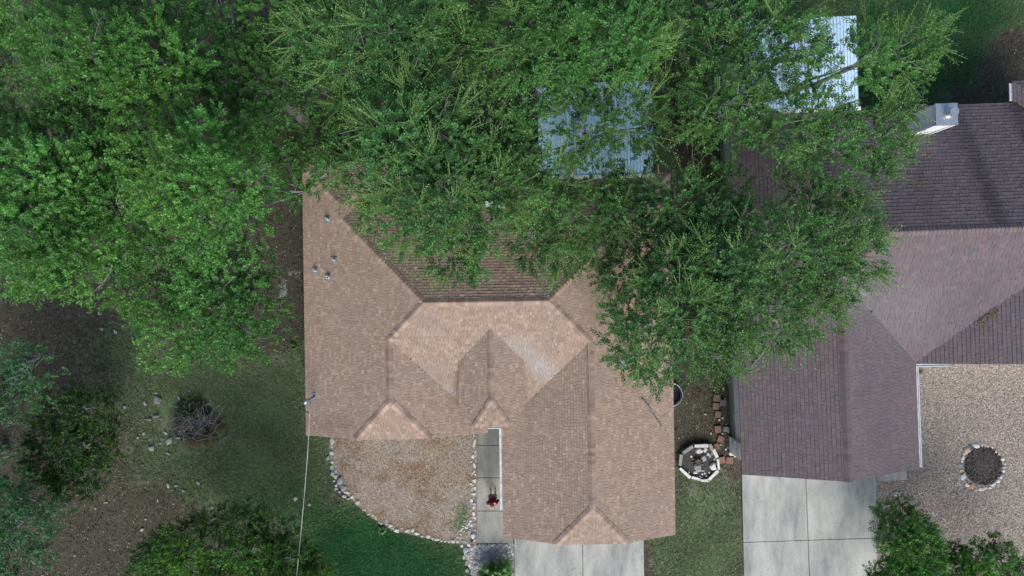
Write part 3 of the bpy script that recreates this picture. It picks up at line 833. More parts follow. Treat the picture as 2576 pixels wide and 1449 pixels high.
for zz in (.35, 1.0, 1.6):
    mb = MB(); mid = (f0 + f1) / 2; mb.box((mid.x - 7.3 + .045, mid.y - 9.5, zz), (fl, .045, .09), fa); mb.build("rail", M['palewood'], fc)
s_ = .2
while s_ < fl:
    p = f0 + fdn * s_; mb = MB(); mb.box((p.x - 7.3 + .11, p.y - 9.5, .92), (.09, .09, 1.94), fa); mb.build("post", M['palewood'], fc); s_ += 2.3
mb = MB(); mb.tube([P(1700, -25, .03), P(1701, 10, .03), P(1699, 30, .03), P(1703, 55, .03), P(1706, 80, .03), P(1704, 110, .03)], .02, 6)
tag(mb.build("garden_hose", M['bluehose'], None, True), "thin blue hose lying along the foot of the back fence", "hose")

# ------------------------------------------------------------------ stones
def stone_mesh(sx_, sy_, sz_, seed, col, name="stone"):
    r_ = np.random.default_rng(seed)
    n, m = 9, 4
    V_, F_ = [], []
    ph = r_.uniform(0, 6.28, 4); am = r_.uniform(.05, .16, 4)
    rad = lambda a, t: 1 + am[0] * math.sin(2 * a + ph[0]) + am[1] * math.sin(3 * a + ph[1]) + am[2] * math.sin(5 * a + ph[2] + t * 2)
    for j, (t, rr_) in enumerate(((-.35, .8), (.1, 1.0), (.62, .93), (.92, .62))):
        for k_ in range(n):
            a = 2 * math.pi * k_ / n; q_ = rad(a, t) * rr_ * r_.uniform(.9, 1.07)
            V_.append((sx_ / 2 * q_ * math.cos(a), sy_ / 2 * q_ * math.sin(a), sz_ * (t + r_.uniform(-.06, .06))))
    V_.append((r_.uniform(-.1, .1) * sx_, r_.uniform(-.1, .1) * sy_, sz_ * r_.uniform(.9, 1.05)))
    for j in range(m - 1):
        for k_ in range(n):
            F_.append((j * n + k_, j * n + (k_ + 1) % n, (j + 1) * n + (k_ + 1) % n, (j + 1) * n + k_))
    for k_ in range(n): F_.append(((m - 1) * n + k_, (m - 1) * n + (k_ + 1) % n, len(V_) - 1))
    me = pymesh(name, V_, F_, M['stone'])
    c_ = np.array(col) * r_.uniform(.9, 1.08, (len(F_), 1))
    setcol(me, c_.astype(np.float32))
    return me
SEED = [100]
WHITE, GREY, TAN, ORANGE, DARK = (.60, .59, .56), (.30, .32, .33), (.46, .37, .27), (.48, .27, .15), (.13, .14, .16)
def stone(parent, px, py, w, h, col=WHITE, rz=None, base=None, z=0.0, name="stone", hk=None):
    SEED[0] += 1; r_ = random.Random(SEED[0])
    sx_, sy_ = w / FPX * CAM_H, h / FPX * CAM_H
    hz = (hk if hk else min(sx_, sy_) * r_.uniform(.26, .46))
    o = obj(name, stone_mesh(sx_ * 1.05, sy_ * 1.05, hz, SEED[0], col), parent)
    x, y, _ = P(px, py)
    if base is not None: x -= base[0]; y -= base[1]
    o.location = (x, y, z); o.rotation_euler = (r_.uniform(-.1, .1), r_.uniform(-.1, .1), rz if rz is not None else r_.uniform(-.25, .25))
    return o
def rcol(r_):
    t = r_.random(); g = r_.uniform(.8, 1.1)
    b_ = WHITE if t < .45 else GREY if t < .72 else (.42, .40, .37) if t < .92 else TAN
    return tuple(x * g for x in b_)

# edging around the dry planting bed (coordinates from an enlarged view: x = 805 + k*X, y = 1086.7 + k*Y)
rr = random.Random(21)
E1 = [(150, 110, 60, 95), (150, 185, 30, 25), (145, 255, 50, 60), (100, 320, 40, 60), (150, 370, 45, 35), (145, 430, 45, 70), (195, 480, 45, 60), (155, 515, 55, 60), (190, 550, 60, 50), (250, 600, 75, 90), (175, 605, 30, 30), (200, 660, 35, 40), (200, 700, 50, 40), (290, 690, 80, 70), (240, 740, 40, 30), (330, 745, 90, 40), (300, 795, 60, 40), (350, 825, 40, 25), (395, 800, 40, 50), (465, 870, 60, 50), (540, 965, 50, 20), (600, 1015, 50, 22), (650, 1030, 50, 25), (690, 1060, 22, 50), (730, 1115, 25, 25), (760, 1130, 40, 30), (820, 1100, 25, 30), (820, 1135, 40, 22), (870, 1150, 50, 50), (900, 1190, 25, 25), (945, 1215, 70, 50), (1010, 1190, 25, 22), (1080, 1215, 60, 40), (1145, 1210, 45, 50), (1195, 1250, 65, 40), (1260, 1285, 40, 30), (1335, 1290, 60, 50), (1385, 1315, 30, 30), (1440, 1328, 75, 40), (1500, 1345, 30, 24), (1545, 1350, 35, 25), (1590, 1355, 30, 30), (1640, 1345, 50, 50), (1695, 1350, 40, 30)]
ed = empty("stone_edging", (*P(860, 1228)[:2], 0)); tag(ed, "curved row of pale rocks dividing the dry bed from the green lawn", "stone edging")
for (a, b_, w, h_) in E1:
    g = rr.uniform(.85, 1.1); c_ = (GREY if a < 330 and b_ > 290 and rr.random() < .7 else (.50, .50, .47))
    stone(ed, 805 + .2037 * a, 1086.7 + .2037 * b_, w * .2037, h_ * .2037, tuple(x * g for x in c_), base=ed.location)
E2 = [(1910, 35, 40, 60), (1915, 135, 40, 100), (1925, 240, 30, 50), (1895, 300, 45, 55), (1930, 290, 22, 40), (1878, 365, 22, 22), (1915, 410, 35, 75), (1915, 480, 30, 30), (1895, 505, 26, 26), (1925, 525, 26, 26), (1915, 600, 45, 55), (1870, 640, 40, 25), (1920, 690, 35, 45), (1905, 762, 55, 35), (1870, 760, 22, 22), (1880, 845, 40, 45), (1910, 885, 55, 50), (1870, 880, 25, 30), (1905, 930, 40, 40), (1870, 965, 45, 40), (1905, 1010, 45, 60), (1920, 1060, 35, 30), (1790, 1095, 40, 25), (1770, 1160, 35, 20), (1805, 1175, 30, 35), (1760, 1195, 30, 28), (1775, 1225, 35, 25), (1745, 1215, 25, 25), (1860, 1100, 30, 30), (1880, 1150, 40, 36), (1850, 1130, 30, 28), (1910, 1130, 30, 30), (1860, 1200, 34, 30), (1895, 1280, 60, 70), (1915, 1205, 30, 34), (1740, 1262, 22, 20), (1703, 1300, 28, 22), (1737, 1303, 22, 20), (1910, 1340, 30, 30), (1880, 1095, 26, 26), (1830, 1150, 26, 26), (1890, 1050, 26, 26), (1850, 1235, 26, 22), (1900, 650, 24, 24), (1885, 720, 22, 22)]
ed2 = empty("stone_edging", (*P(1193, 1225)[:2], 0)); tag(ed2, "loose white rocks lining the left side of the concrete walkway", "stone edging")
for (a, b_, w, h_) in E2:
    g = rr.uniform(.85, 1.12); c_ = WHITE if rr.random() < .8 else GREY
    stone(ed2, 803.5 + .2037 * a, 1086.7 + .2037 * b_, w * .2037, h_ * .2037, tuple(x * g for x in c_), base=ed2.location)
E3 = [(335, 515, 200, 70, 1), (230, 625, 80, 90, 0), (415, 595, 100, 90, 0), (365, 725, 190, 140, 1), (400, 855, 80, 120, 2), (500, 700, 100, 90, 0), (285, 930, 90, 130, 2), (350, 1090, 70, 140, 1), (440, 1155, 90, 110, 0), (375, 1295, 120, 110, 1), (510, 1375, 140, 90, 1), (700, 620, 120, 100, 2), (810, 610, 100, 90, 1), (720, 770, 110, 140, 1), (640, 880, 110, 150, 1), (830, 870, 130, 100, 1), (690, 890, 60, 60, 0), (960, 640, 130, 90, 2), (1055, 620, 70, 70, 0), (945, 800, 80, 100, 1), (1070, 790, 140, 100, 1), (1070, 690, 100, 80, 1), (1210, 850, 80, 150, 1), (1280, 780, 70, 90, 0), (1350, 870, 70, 80, 0), (1410, 900, 70, 50, 0), (1450, 610, 60, 60, 0), (1530, 640, 60, 60, 0), (1360, 620, 90, 60, 1), (1450, 700, 60, 60, 1), (1480, 770, 70, 90, 1), (1610, 850, 70, 100, 0), (1600, 940, 60, 60, 1), (1590, 1060, 60, 100, 1), (1610, 1170, 50, 60, 0), (600, 1040, 140, 90, 1), (690, 1100, 100, 100, 1), (740, 1070, 80, 100, 1), (570, 1210, 80, 140, 1), (640, 1180, 80, 90, 2), (660, 1300, 90, 60, 0), (710, 1360, 60, 90, 0), (490, 950, 46, 46, 0), (495, 1040, 54, 50, 0), (480, 820, 60, 80, 2), (550, 830, 54, 60, 2), (860, 720, 70, 60, 2), (1180, 640, 100, 90, 3), (1200, 740, 70, 60, 1), (1130, 880, 70, 50, 1), (1540, 850, 60, 50, 1), (1530, 980, 60, 50, 1), (1560, 740, 60, 60, 1), (580, 640, 60, 60, 0), (900, 900, 70, 60, 1), (1000, 900, 60, 50, 1),
      (365, 130, 70, 80, 0), (265, 95, 80, 40, 0), (220, 215, 60, 55, 0), (285, 235, 65, 50, 0), (260, 155, 45, 60, 0), (440, 240, 100, 110, 1), (585, 190, 45, 65, 0), (200, 310, 55, 40, 0), (120, 400, 60, 50, 0), (610, 470, 44, 60, 0)]
ed3 = empty("rock_patch", (*P(1230, 1400)[:2], 0)); tag(ed3, "patch of grey and white rocks around the dark green bush beside the driveway", "rocks")
for (a, b_, w, h_, c_) in E3:
    g = rr.uniform(.85, 1.1); c_ = (WHITE, GREY, (.40, .40, .36), (.36, .31, .25))[c_]
    stone(ed3, 1140.4 + .0926 * a, 1314.8 + .0926 * b_, w * .0926, h_ * .0926, tuple(x * g for x in c_), base=ed3.location)
mb = MB(); c_ = P(1187.3, 1358.8)
n = 14; vv = []
for r_, zz in ((.075, -.03), (.075, .06), (.05, .06), (.05, .0)):
    vv += [(r_ * math.cos(6.2832 * k / n), r_ * math.sin(6.2832 * k / n), zz) for k in range(n)]
mb.add(vv, [(j * n + k, j * n + (k + 1) % n, (j + 1) * n + (k + 1) % n, (j + 1) * n + k) for j in range(3) for k in range(n)] + [tuple(range(3 * n, 4 * n))])
o = mb.build("drain_pipe", M['black']); o.location = (c_[0], c_[1], 0); tag(o, "small black drain pipe end among the white rocks by the walkway", "drain pipe")

# stone ring in the gravel
E4 = [(670, 290, 160, 90, 0), (790, 275, 60, 70, 0), (850, 270, 60, 110, 2), (920, 310, 50, 70, 0), (1000, 335, 50, 80, 0), (1050, 405, 100, 60, 0), (1135, 470, 80, 60, 0), (1210, 565, 90, 100, 0), (1270, 670, 90, 34, 0), (1250, 735, 90, 50, 2), (1235, 810, 60, 60, 0), (1205, 870, 70, 60, 4), (1180, 945, 80, 60, 0), (1125, 1030, 100, 80, 0), (1050, 1075, 50, 50, 0), (1010, 1110, 100, 70, 0), (950, 1165, 80, 60, 0), (865, 1175, 50, 60, 0), (770, 1195, 140, 70, 0), (670, 1215, 60, 34, 0), (575, 1130, 100, 110, 3), (475, 1105, 110, 80, 0), (430, 1035, 70, 50, 1), (390, 930, 110, 140, 0), (360, 800, 80, 50, 2), (345, 700, 90, 90, 1), (370, 610, 60, 50, 0), (385, 540, 80, 90, 0), (415, 460, 60, 50, 0), (465, 385, 140, 130, 2), (585, 345, 60, 60, 4), (540, 290, 80, 70, 4)]
rg = empty("stone_ring", (*P(2473, 1172)[:2], 0)); tag(rg, "round ring of white and tan rocks around dark soil in the gravel yard", "stone ring")
for (a, b_, w, h_, c_) in E4:
    g = rr.uniform(.9, 1.1)
    stone(rg, 2374.7 + .1204 * a, 1086.7 + .1204 * b_, w * .1204, h_ * .1204, tuple(x * g for x in (WHITE, GREY, TAN, ORANGE, DARK)[c_]), base=rg.location)
mb = MB(); n = 28; mb.add([(.86 * math.cos(6.2832 * k / n) * (1 + .05 * math.sin(3 * k)), .88 * math.sin(6.2832 * k / n), .02) for k in range(n)] + [(0, 0, .07)], [(k, (k + 1) % n, n) for k in range(n)])
mb.build("soil", M['soil'], rg)

# octagonal planter of white blocks (x = 1677 + k*X, y = 939.2 + k*Y)
K2 = lambda a, b_: (1677 + .2037 * a, 939.2 + .2037 * b_)
pl = empty("block_planter", (*P(1757, 1160)[:2], 0)); tag(pl, "octagonal planter of white stone blocks holding rocks and a stump", "planter")
for (x0, y0, x1, y1, w, c_) in [(325, 885, 505, 885, 42, 0), (185, 975, 315, 888, 40, 1), (150, 1132, 168, 985, 38, 1), (148, 1155, 285, 1280, 36, 0), (292, 1268, 404, 1300, 34, 0), (406, 1312, 498, 1309, 30, 0), (502, 1304, 622, 1186, 36, 0), (628, 1176, 618, 1040, 32, 0), (610, 1030, 560, 925, 36, 0), (552, 950, 515, 862, 36, 1)]:
    A, B = P(*K2(x0, y0)), P(*K2(x1, y1)); mid = ((A[0] + B[0]) / 2, (A[1] + B[1]) / 2)
    Lg = math.hypot(B[0] - A[0], B[1] - A[1]); an = math.atan2(B[1] - A[1], B[0] - A[0])
    mb = MB(); g = rr.uniform(.9, 1.08); cc = (.66, .65, .62) if c_ == 0 else (.33, .33, .31)
    hw = w * .2037 / FPX * CAM_H
    j = lambda: rr.uniform(-.012, .012)
    mb.box((0, 0, .09), (Lg - .015, hw, .26), 0, col=tuple(x * g for x in cc), taper=.965)
    mb.v = [(v[0] + j(), v[1] + j(), v[2] + j()) for v in mb.v]
    o = mb.build("block", M['stone'], pl); o.location = (mid[0] - pl.location.x, mid[1] - pl.location.y, 0); o.rotation_euler = (0, 0, an)
mb = MB(); n = 20; mb.add([(.84 * math.cos(6.2832 * k / n), .84 * math.sin(6.2832 * k / n), .10) for k in range(n)] + [(.84 * math.cos(6.2832 * k / n), .84 * math.sin(6.2832 * k / n), -.04) for k in range(n)] + [(0.0, .0, .15)], [(k, (k + 1) % n, 2 * n) for k in range(n)] + [(n + k, n + (k + 1) % n, (k + 1) % n, k) for k in range(n)])
mb.build("soil", M['soil'], pl)
for (a, b_, w, h_, c_) in [(390, 950, 95, 55, 0), (465, 935, 55, 55, 0), (500, 990, 30, 45, 0), (445, 1040, 65, 85, 1), (560, 1140, 85, 90, 0), (370, 1150, 100, 90, 1), (345, 1215, 60, 40, 0), (430, 1190, 70, 32, 1), (295, 1020, 32, 28, 0), (320, 1048, 28, 26, 2), (265, 1215, 24, 24, 0), (430, 1235, 26, 24, 0), (400, 1265, 26, 24, 0), (460, 1225, 26, 24, 0), (370, 1265, 22, 22, 0), (480, 1260, 24, 22, 0), (515, 1215, 26, 24, 0), (425, 1278, 20, 20, 0), (525, 1010, 30, 50, 1), (550, 980, 28, 40, 1), (580, 1050, 34, 34, 1)]:
    g = rr.uniform(.9, 1.1); stone(pl, *K2(a, b_), w * .2037, h_ * .2037, tuple(x * g for x in (WHITE, GREY, TAN)[c_]), base=pl.location, z=.12)
mb = MB()
sc_ = P(*K2(375, 1085)); bx_, by_ = sc_[0] - pl.location.x, sc_[1] - pl.location.y
for k in range(9):
    a = k * .7 + .2; mb.tube([(bx_, by_, .17), (bx_ + .14 * math.cos(a), by_ + .14 * math.sin(a), .24), (bx_ + .3 * math.cos(a + .2), by_ + .3 * math.sin(a + .2), .13)], [.06, .04, .012], 5)
mb.build("stump", M['bark'], pl)

# stepping stones
RED, BRN, GRY = (.215, .125, .105), (.22, .145, .115), (.16, .14, .15)
names_ = ["topmost brown square paver of the stepping stone path", "grey square paver touching the path's two top brown ones", "second brown square paver of the stepping stone path", "third brown square paver, alone on bare earth", "dark red square paver halfway down the path", "tilted red square paver above the octagonal planter", "red square paver turned cornerwise against the octagonal planter", "red square paver right beside the octagonal planter", "red square paver at the path's lower right end"]
for (a, b_, w, h_, rz, c_), lb in zip([(615, 305, 82, 84, -8, BRN), (695, 365, 82, 78, -9, GRY), (603, 405, 76, 82, -6, BRN), (630, 507, 74, 80, -8, BRN), (630, 690, 80, 84, 5, RED), (665, 812, 78, 78, -20, RED), (610, 905, 76, 76, 28, RED), (680, 1070, 80, 80, 14, RED), (775, 1077, 84, 84, -2, RED)], names_):
    mb = MB(); w_, h2_ = w * .2037 / FPX * CAM_H, h_ * .2037 / FPX * CAM_H
    g = rr.uniform(.92, 1.08); mb.box((0, 0, .005), (w_, h2_, .09), 0, col=tuple(x * g for x in c_), taper=.98)
    o = mb.build("paver", M['paver']); p = P(*K2(a, b_)); o.location = (p[0], p[1], 0); o.rotation_euler = (rr.uniform(-.02, .02), rr.uniform(-.02, .02), math.radians(rz))
    tag(o, lb, "paver", "square pavers of the stepping stone path")

# loose rocks
LOOSE = [(1178, 70, 24, 20, "small white rock north of the brush pile"), (1190, 120, 70, 66, "flat grey rock slab half sunk in the lawn left of the brush pile"), (1095, 145, 22, 40, None), (1350, 105, 18, 34, None), (1490, 110, 14, 14, None), (1545, 155, 18, 18, None), (1385, 165, 12, 18, None), (1650, 165, 18, 12, None), (1175, 245, 60, 26, "long flat pale rock lying left of the brush pile"), (1120, 268, 70, 20, None), (1250, 370, 34, 22, None), (1278, 430, 46, 62, "large white rock at the lower left of the brush pile"), (1145, 485, 54, 38, "white rounded rock lowest of the group by the brush pile"), (1270, 525, 40, 18, None), (1085, 375, 18, 34, None), (1345, 408, 40, 14, None), (1232, 418, 14, 18, None), (1215, 448, 26, 12, None), (1270, 765, 26, 44, None), (1330, 768, 36, 16, None), (1385, 805, 28, 20, None), (1072, 1100, 24, 28, "single white rock near the juniper at the bottom left"), (1100, 1020, 16, 20, None), (720, 940, 14, 16, None), (1310, 905, 14, 14, None), (1495, 745, 24, 40, None), (905, 315, 30, 14, None), (1430, 50, 18, 24, None), (2230, 865, 34, 36, None), (2335, 910, 26, 24, None), (800, 895, 30, 12, None), (1190, 880, 14, 26, None), (770, 1035, 30, 22, None), (870, 1055, 24, 40, None), (940, 175, 26, 26, None), (1600, 930, 24, 30, None), (1185, 455, 16, 12, None), (1130, 420, 14, 12, None), (1210, 265, 16, 14, None), (1040, 405, 14, 20, None)]
ORD = ["first", "second", "third", "fourth", "fifth", "sixth", "seventh", "eighth", "ninth", "tenth", "eleventh", "twelfth", "thirteenth", "fourteenth", "fifteenth", "sixteenth", "seventeenth"]
def rock_zone(a, b_):
    if a > 2000: return "on the grass under the power cable"
    if a in (770, 870): return "on the bare ground below the left grove"
    if b_ < 200: return "along the upper edge of the brush pile"
    if b_ < 560: return "between the left juniper and the brush pile"
    if b_ < 960: return "on the open ground below the brush pile"
    return "above the bottom juniper"
zones = {}
for r_ in sorted(LOOSE): zones.setdefault(rock_zone(r_[0], r_[1]), []).append(r_)
for (a, b_, w, h_, lb) in LOOSE:
    zn = rock_zone(a, b_)
    if not lb: lb = f"pale rock, {ORD[zones[zn].index((a, b_, w, h_, None))]} from the left among those {zn}"
    yy = 966 + b_ / 3 if not (b_ > 1000 and a in (770, 870)) else 483 + b_ / 3
    g = rr.uniform(.75, 1.05)
    c_ = (.24, .245, .24) if w > 55 else (.42, .41, .38)
    o = stone(None, a / 3, yy, w / 3.3, h_ / 3.3, tuple(x * g for x in c_), rz=rr.uniform(-.6, .6), name="rock")
    tag(o, lb, "rock", "loose rocks on the left yard")
for (a, b_, w, h_, lb) in [(795, 990, 62, 62, "cream boulder beside the white stone corner of the dark roofed house"), (845, 1022, 34, 30, "small tan rock next to the cream boulder at the house corner"), (700, 185, 26, 44, "cream rock under the oak near the grey house wall"), (740, 690, 80, 90, "flat dark rock slab between the pavers and the grey wall")]:
    o = stone(None, *K2(a, b_), w * .2037, h_ * .2037, (.50, .46, .38) if b_ != 690 else (.22, .24, .22), name="rock", hk=.05 if b_ == 690 else None); tag(o, lb, "rock")
for i_, (a, b_, w, h_) in enumerate(sorted([(480, 505, 24, 22), (720, 315, 22, 22), (545, 740, 24, 22), (690, 550, 30, 22), (730, 935, 22, 22), (690, 745, 26, 22), (650, 575, 22, 30), (585, 210, 18, 16), (660, 880, 22, 20), (150, 797, 16, 16), (520, 1335, 18, 18)], key=lambda r_: r_[1])):
    o = stone(None, *K2(a, b_), w * .2037, h_ * .2037, (.55, .52, .47), name="rock"); tag(o, f"small pale rock, {ORD[i_]} from the top among those between the two houses", "rock", "small rocks between the houses")
o = stone(None, 2255, 1242, 18, 12, (.5, .5, .5), name="rock"); tag(o, "white rock in the gravel just above the juniper by the driveway", "rock")

# ------------------------------------------------------------------ stock tank
tk = empty("stock_tank", (*P(1680, 988)[:2], 0)); tag(tk, "round galvanised stock tank with dark water tucked under the tan roof's right eave", "stock tank")
n = 40; vv = []
for r_, zz in ((.50, -.02), (.52, .2), (.50, .25), (.52, .3), (.52, .58), (.535, .6), (.52, .62), (.50, .6), (.50, .02)):
    vv += [(r_ * math.cos(6.2832 * k / n), r_ * math.sin(6.2832 * k / n), zz) for k in range(n)]
mb = MB(); mb.add(vv, [(j * n + k, j * n + (k + 1) % n, (j + 1) * n + (k + 1) % n, (j + 1) * n + k) for j in range(8) for k in range(n)])
mb.build("tank_wall", M['galv'], tk, True)
mb = MB(); mb.cyl((0, 0, .30), .5, .01, n); mb.build("water", M['water'], tk)

# fallen sticks
def stick(name, p0, p1, h, zf, r, label, mat):
    a = on_slope(h, *p0, zf); b_ = on_slope(h, *p1, zf)
    A, B = Vector(h.W(*a)), Vector(h.W(*b_)); mb = MB(); rs = random.Random(len(label))
    pts = [A.lerp(B, t) + Vector((rs.uniform(-.015, .015), rs.uniform(-.015, .015), r + .02)) for t in np.linspace(0, 1, 9)]
    o_ = pts[0].copy(); mb.tube([p - o_ for p in pts], [r * .8] + [r * rs.uniform(.85, 1.1) for _ in range(7)] + [r * .6], 7)
    t_ = (B - A).normalized(); s_ = Vector((-t_.y, t_.x, 0))
    for k in (2, 3): mb.tube([pts[k] - o_, pts[k] - o_ + s_ * .10 * (1 if k == 2 else -1) + t_ * .1 + Vector((0, 0, .03))], [.014, .006], 5)
    o = mb.build(name, mat); o.location = o_; tag(o, label, "branch")
stick("fallen_branch", (1615, 1003), (1665, 1075), h1, ez, .035, "silver grey fallen branch lying on the tan roof near its right edge", M['palebark'])
stick("fallen_branch", (1889, 922), (1930, 872), h2, lambda u, v: Z2 + P2 * (u - UE), .035, "white speckled fallen branch lying on the dark roof's left slope", M['palebark'])

# ------------------------------------------------------------------ foliage
def rot_frames(D, rng):
    """rotation matrices turning +Z into unit rows D with random roll"""
    D = D / np.linalg.norm(D, axis=1, keepdims=True)
    ref = np.where(np.abs(D[:, 2:3]) < .9, np.array([[0, 0, 1.]]), np.array([[1., 0, 0]]))
    A = np.cross(ref, D); A /= np.linalg.norm(A, axis=1, keepdims=True); B = np.cross(D, A)
    t = rng.uniform(0, 2 * np.pi, len(D))[:, None]
    X = A * np.cos(t) + B * np.sin(t); Y = np.cross(D, X)
    return np.stack([X, Y, D], -1)

def leaf_template(rng, nleaf, length, ll, lw, spread=1.0, bend=0.12, t0=.12):
    """sprig along +Z: stem and leaf quads; returns verts (n,4,3)"""
    out = []
    for i in range(nleaf):
        t = t0 + (1 - t0) * (i + rng.uniform(0, .6)) / nleaf
        a = i * 2.4 + rng.uniform(-.5, .5)
        base = np.array([bend * t * t * length, 0, t * length])
        out_d = np.array([math.cos(a), math.sin(a), 0]) * spread + np.array([0, 0, rng.uniform(.2, 1.1)])
        out_d /= np.linalg.norm(out_d)
        side = np.cross(out_d, rng.normal(size=3)); side /= np.linalg.norm(side)
        L_ = ll * rng.uniform(.75, 1.25); W_ = lw * rng.uniform(.8, 1.2)
        nrm = np.cross(out_d, side)
        b0 = base + out_d * .01
        out.append([b0, b0 + out_d * L_ * .55 + side * W_ * .5 + nrm * W_ * .12, b0 + out_d * L_, b0 + out_d * L_ * .5 - side * W_ * .5 + nrm * W_ * .12])
    return np.array(out)

trng = np.random.default_rng(42)
T_OAK = [leaf_template(trng, 24, .46, .092, .050, 1.0) for _ in range(6)]
T_SHOOT = [leaf_template(trng, 14, .95, .058, .030, .7, .12, .1) for _ in range(5)]
T_JUN = [leaf_template(trng, 22, .36, .105, .036, .6, .15, .05) for _ in range(5)]

def place(templates, pos, dirs, scale, rng, flat=0.0):
    """returns leaf verts (m,4,3) and instance index per leaf"""
    Rm = rot_frames(dirs, rng); which = rng.integers(0, len(templates), len(pos))
    Vs, Is = [], []
    for k, T in enumerate(templates):
        sel = np.nonzero(which == k)[0]
        if len(sel) == 0: continue
        v = np.einsum('mij,lqj->mlqi', Rm[sel], T) * scale[sel, None, None, None] + pos[sel, None, None, :]
        v = v.reshape(-1, 4, 3)
        if flat:
            b0 = v[:, 0]; a_ = v[:, 2] - b0; ln = np.linalg.norm(a_, axis=1, keepdims=True); w_ = np.linalg.norm(v[:, 1] - v[:, 3], axis=1, keepdims=True)
            a_ = a_ * np.array([1, 1, flat]); a_ = a_ / np.linalg.norm(a_, axis=1, keepdims=True) * ln
            up = np.array([0, 0, 1.]) + rng.normal(0, .42, a_.shape); sd = np.cross(a_, up); sd = sd / (np.linalg.norm(sd, axis=1, keepdims=True) + 1e-9) * w_ * .5
            v = np.stack([b0, b0 + a_ * .5 + sd, b0 + a_, b0 + a_ * .5 - sd], 1)
        Vs.append(v); Is.append(np.repeat(sel, len(T)))
    return np.concatenate(Vs), np.concatenate(Is)

def poly_dist(px, py, poly):
    poly = np.asarray(poly, float); d = np.full(len(px), 1e9)
    for a, b_ in zip(poly, np.roll(poly, -1, 0)):
        ab = b_ - a; t = np.clip(((px - a[0]) * ab[0] + (py - a[1]) * ab[1]) / (ab @ ab + 1e-9), 0, 1)
        d = np.minimum(d, np.hypot(px - a[0] - t * ab[0], py - a[1] - t * ab[1]))
    return d

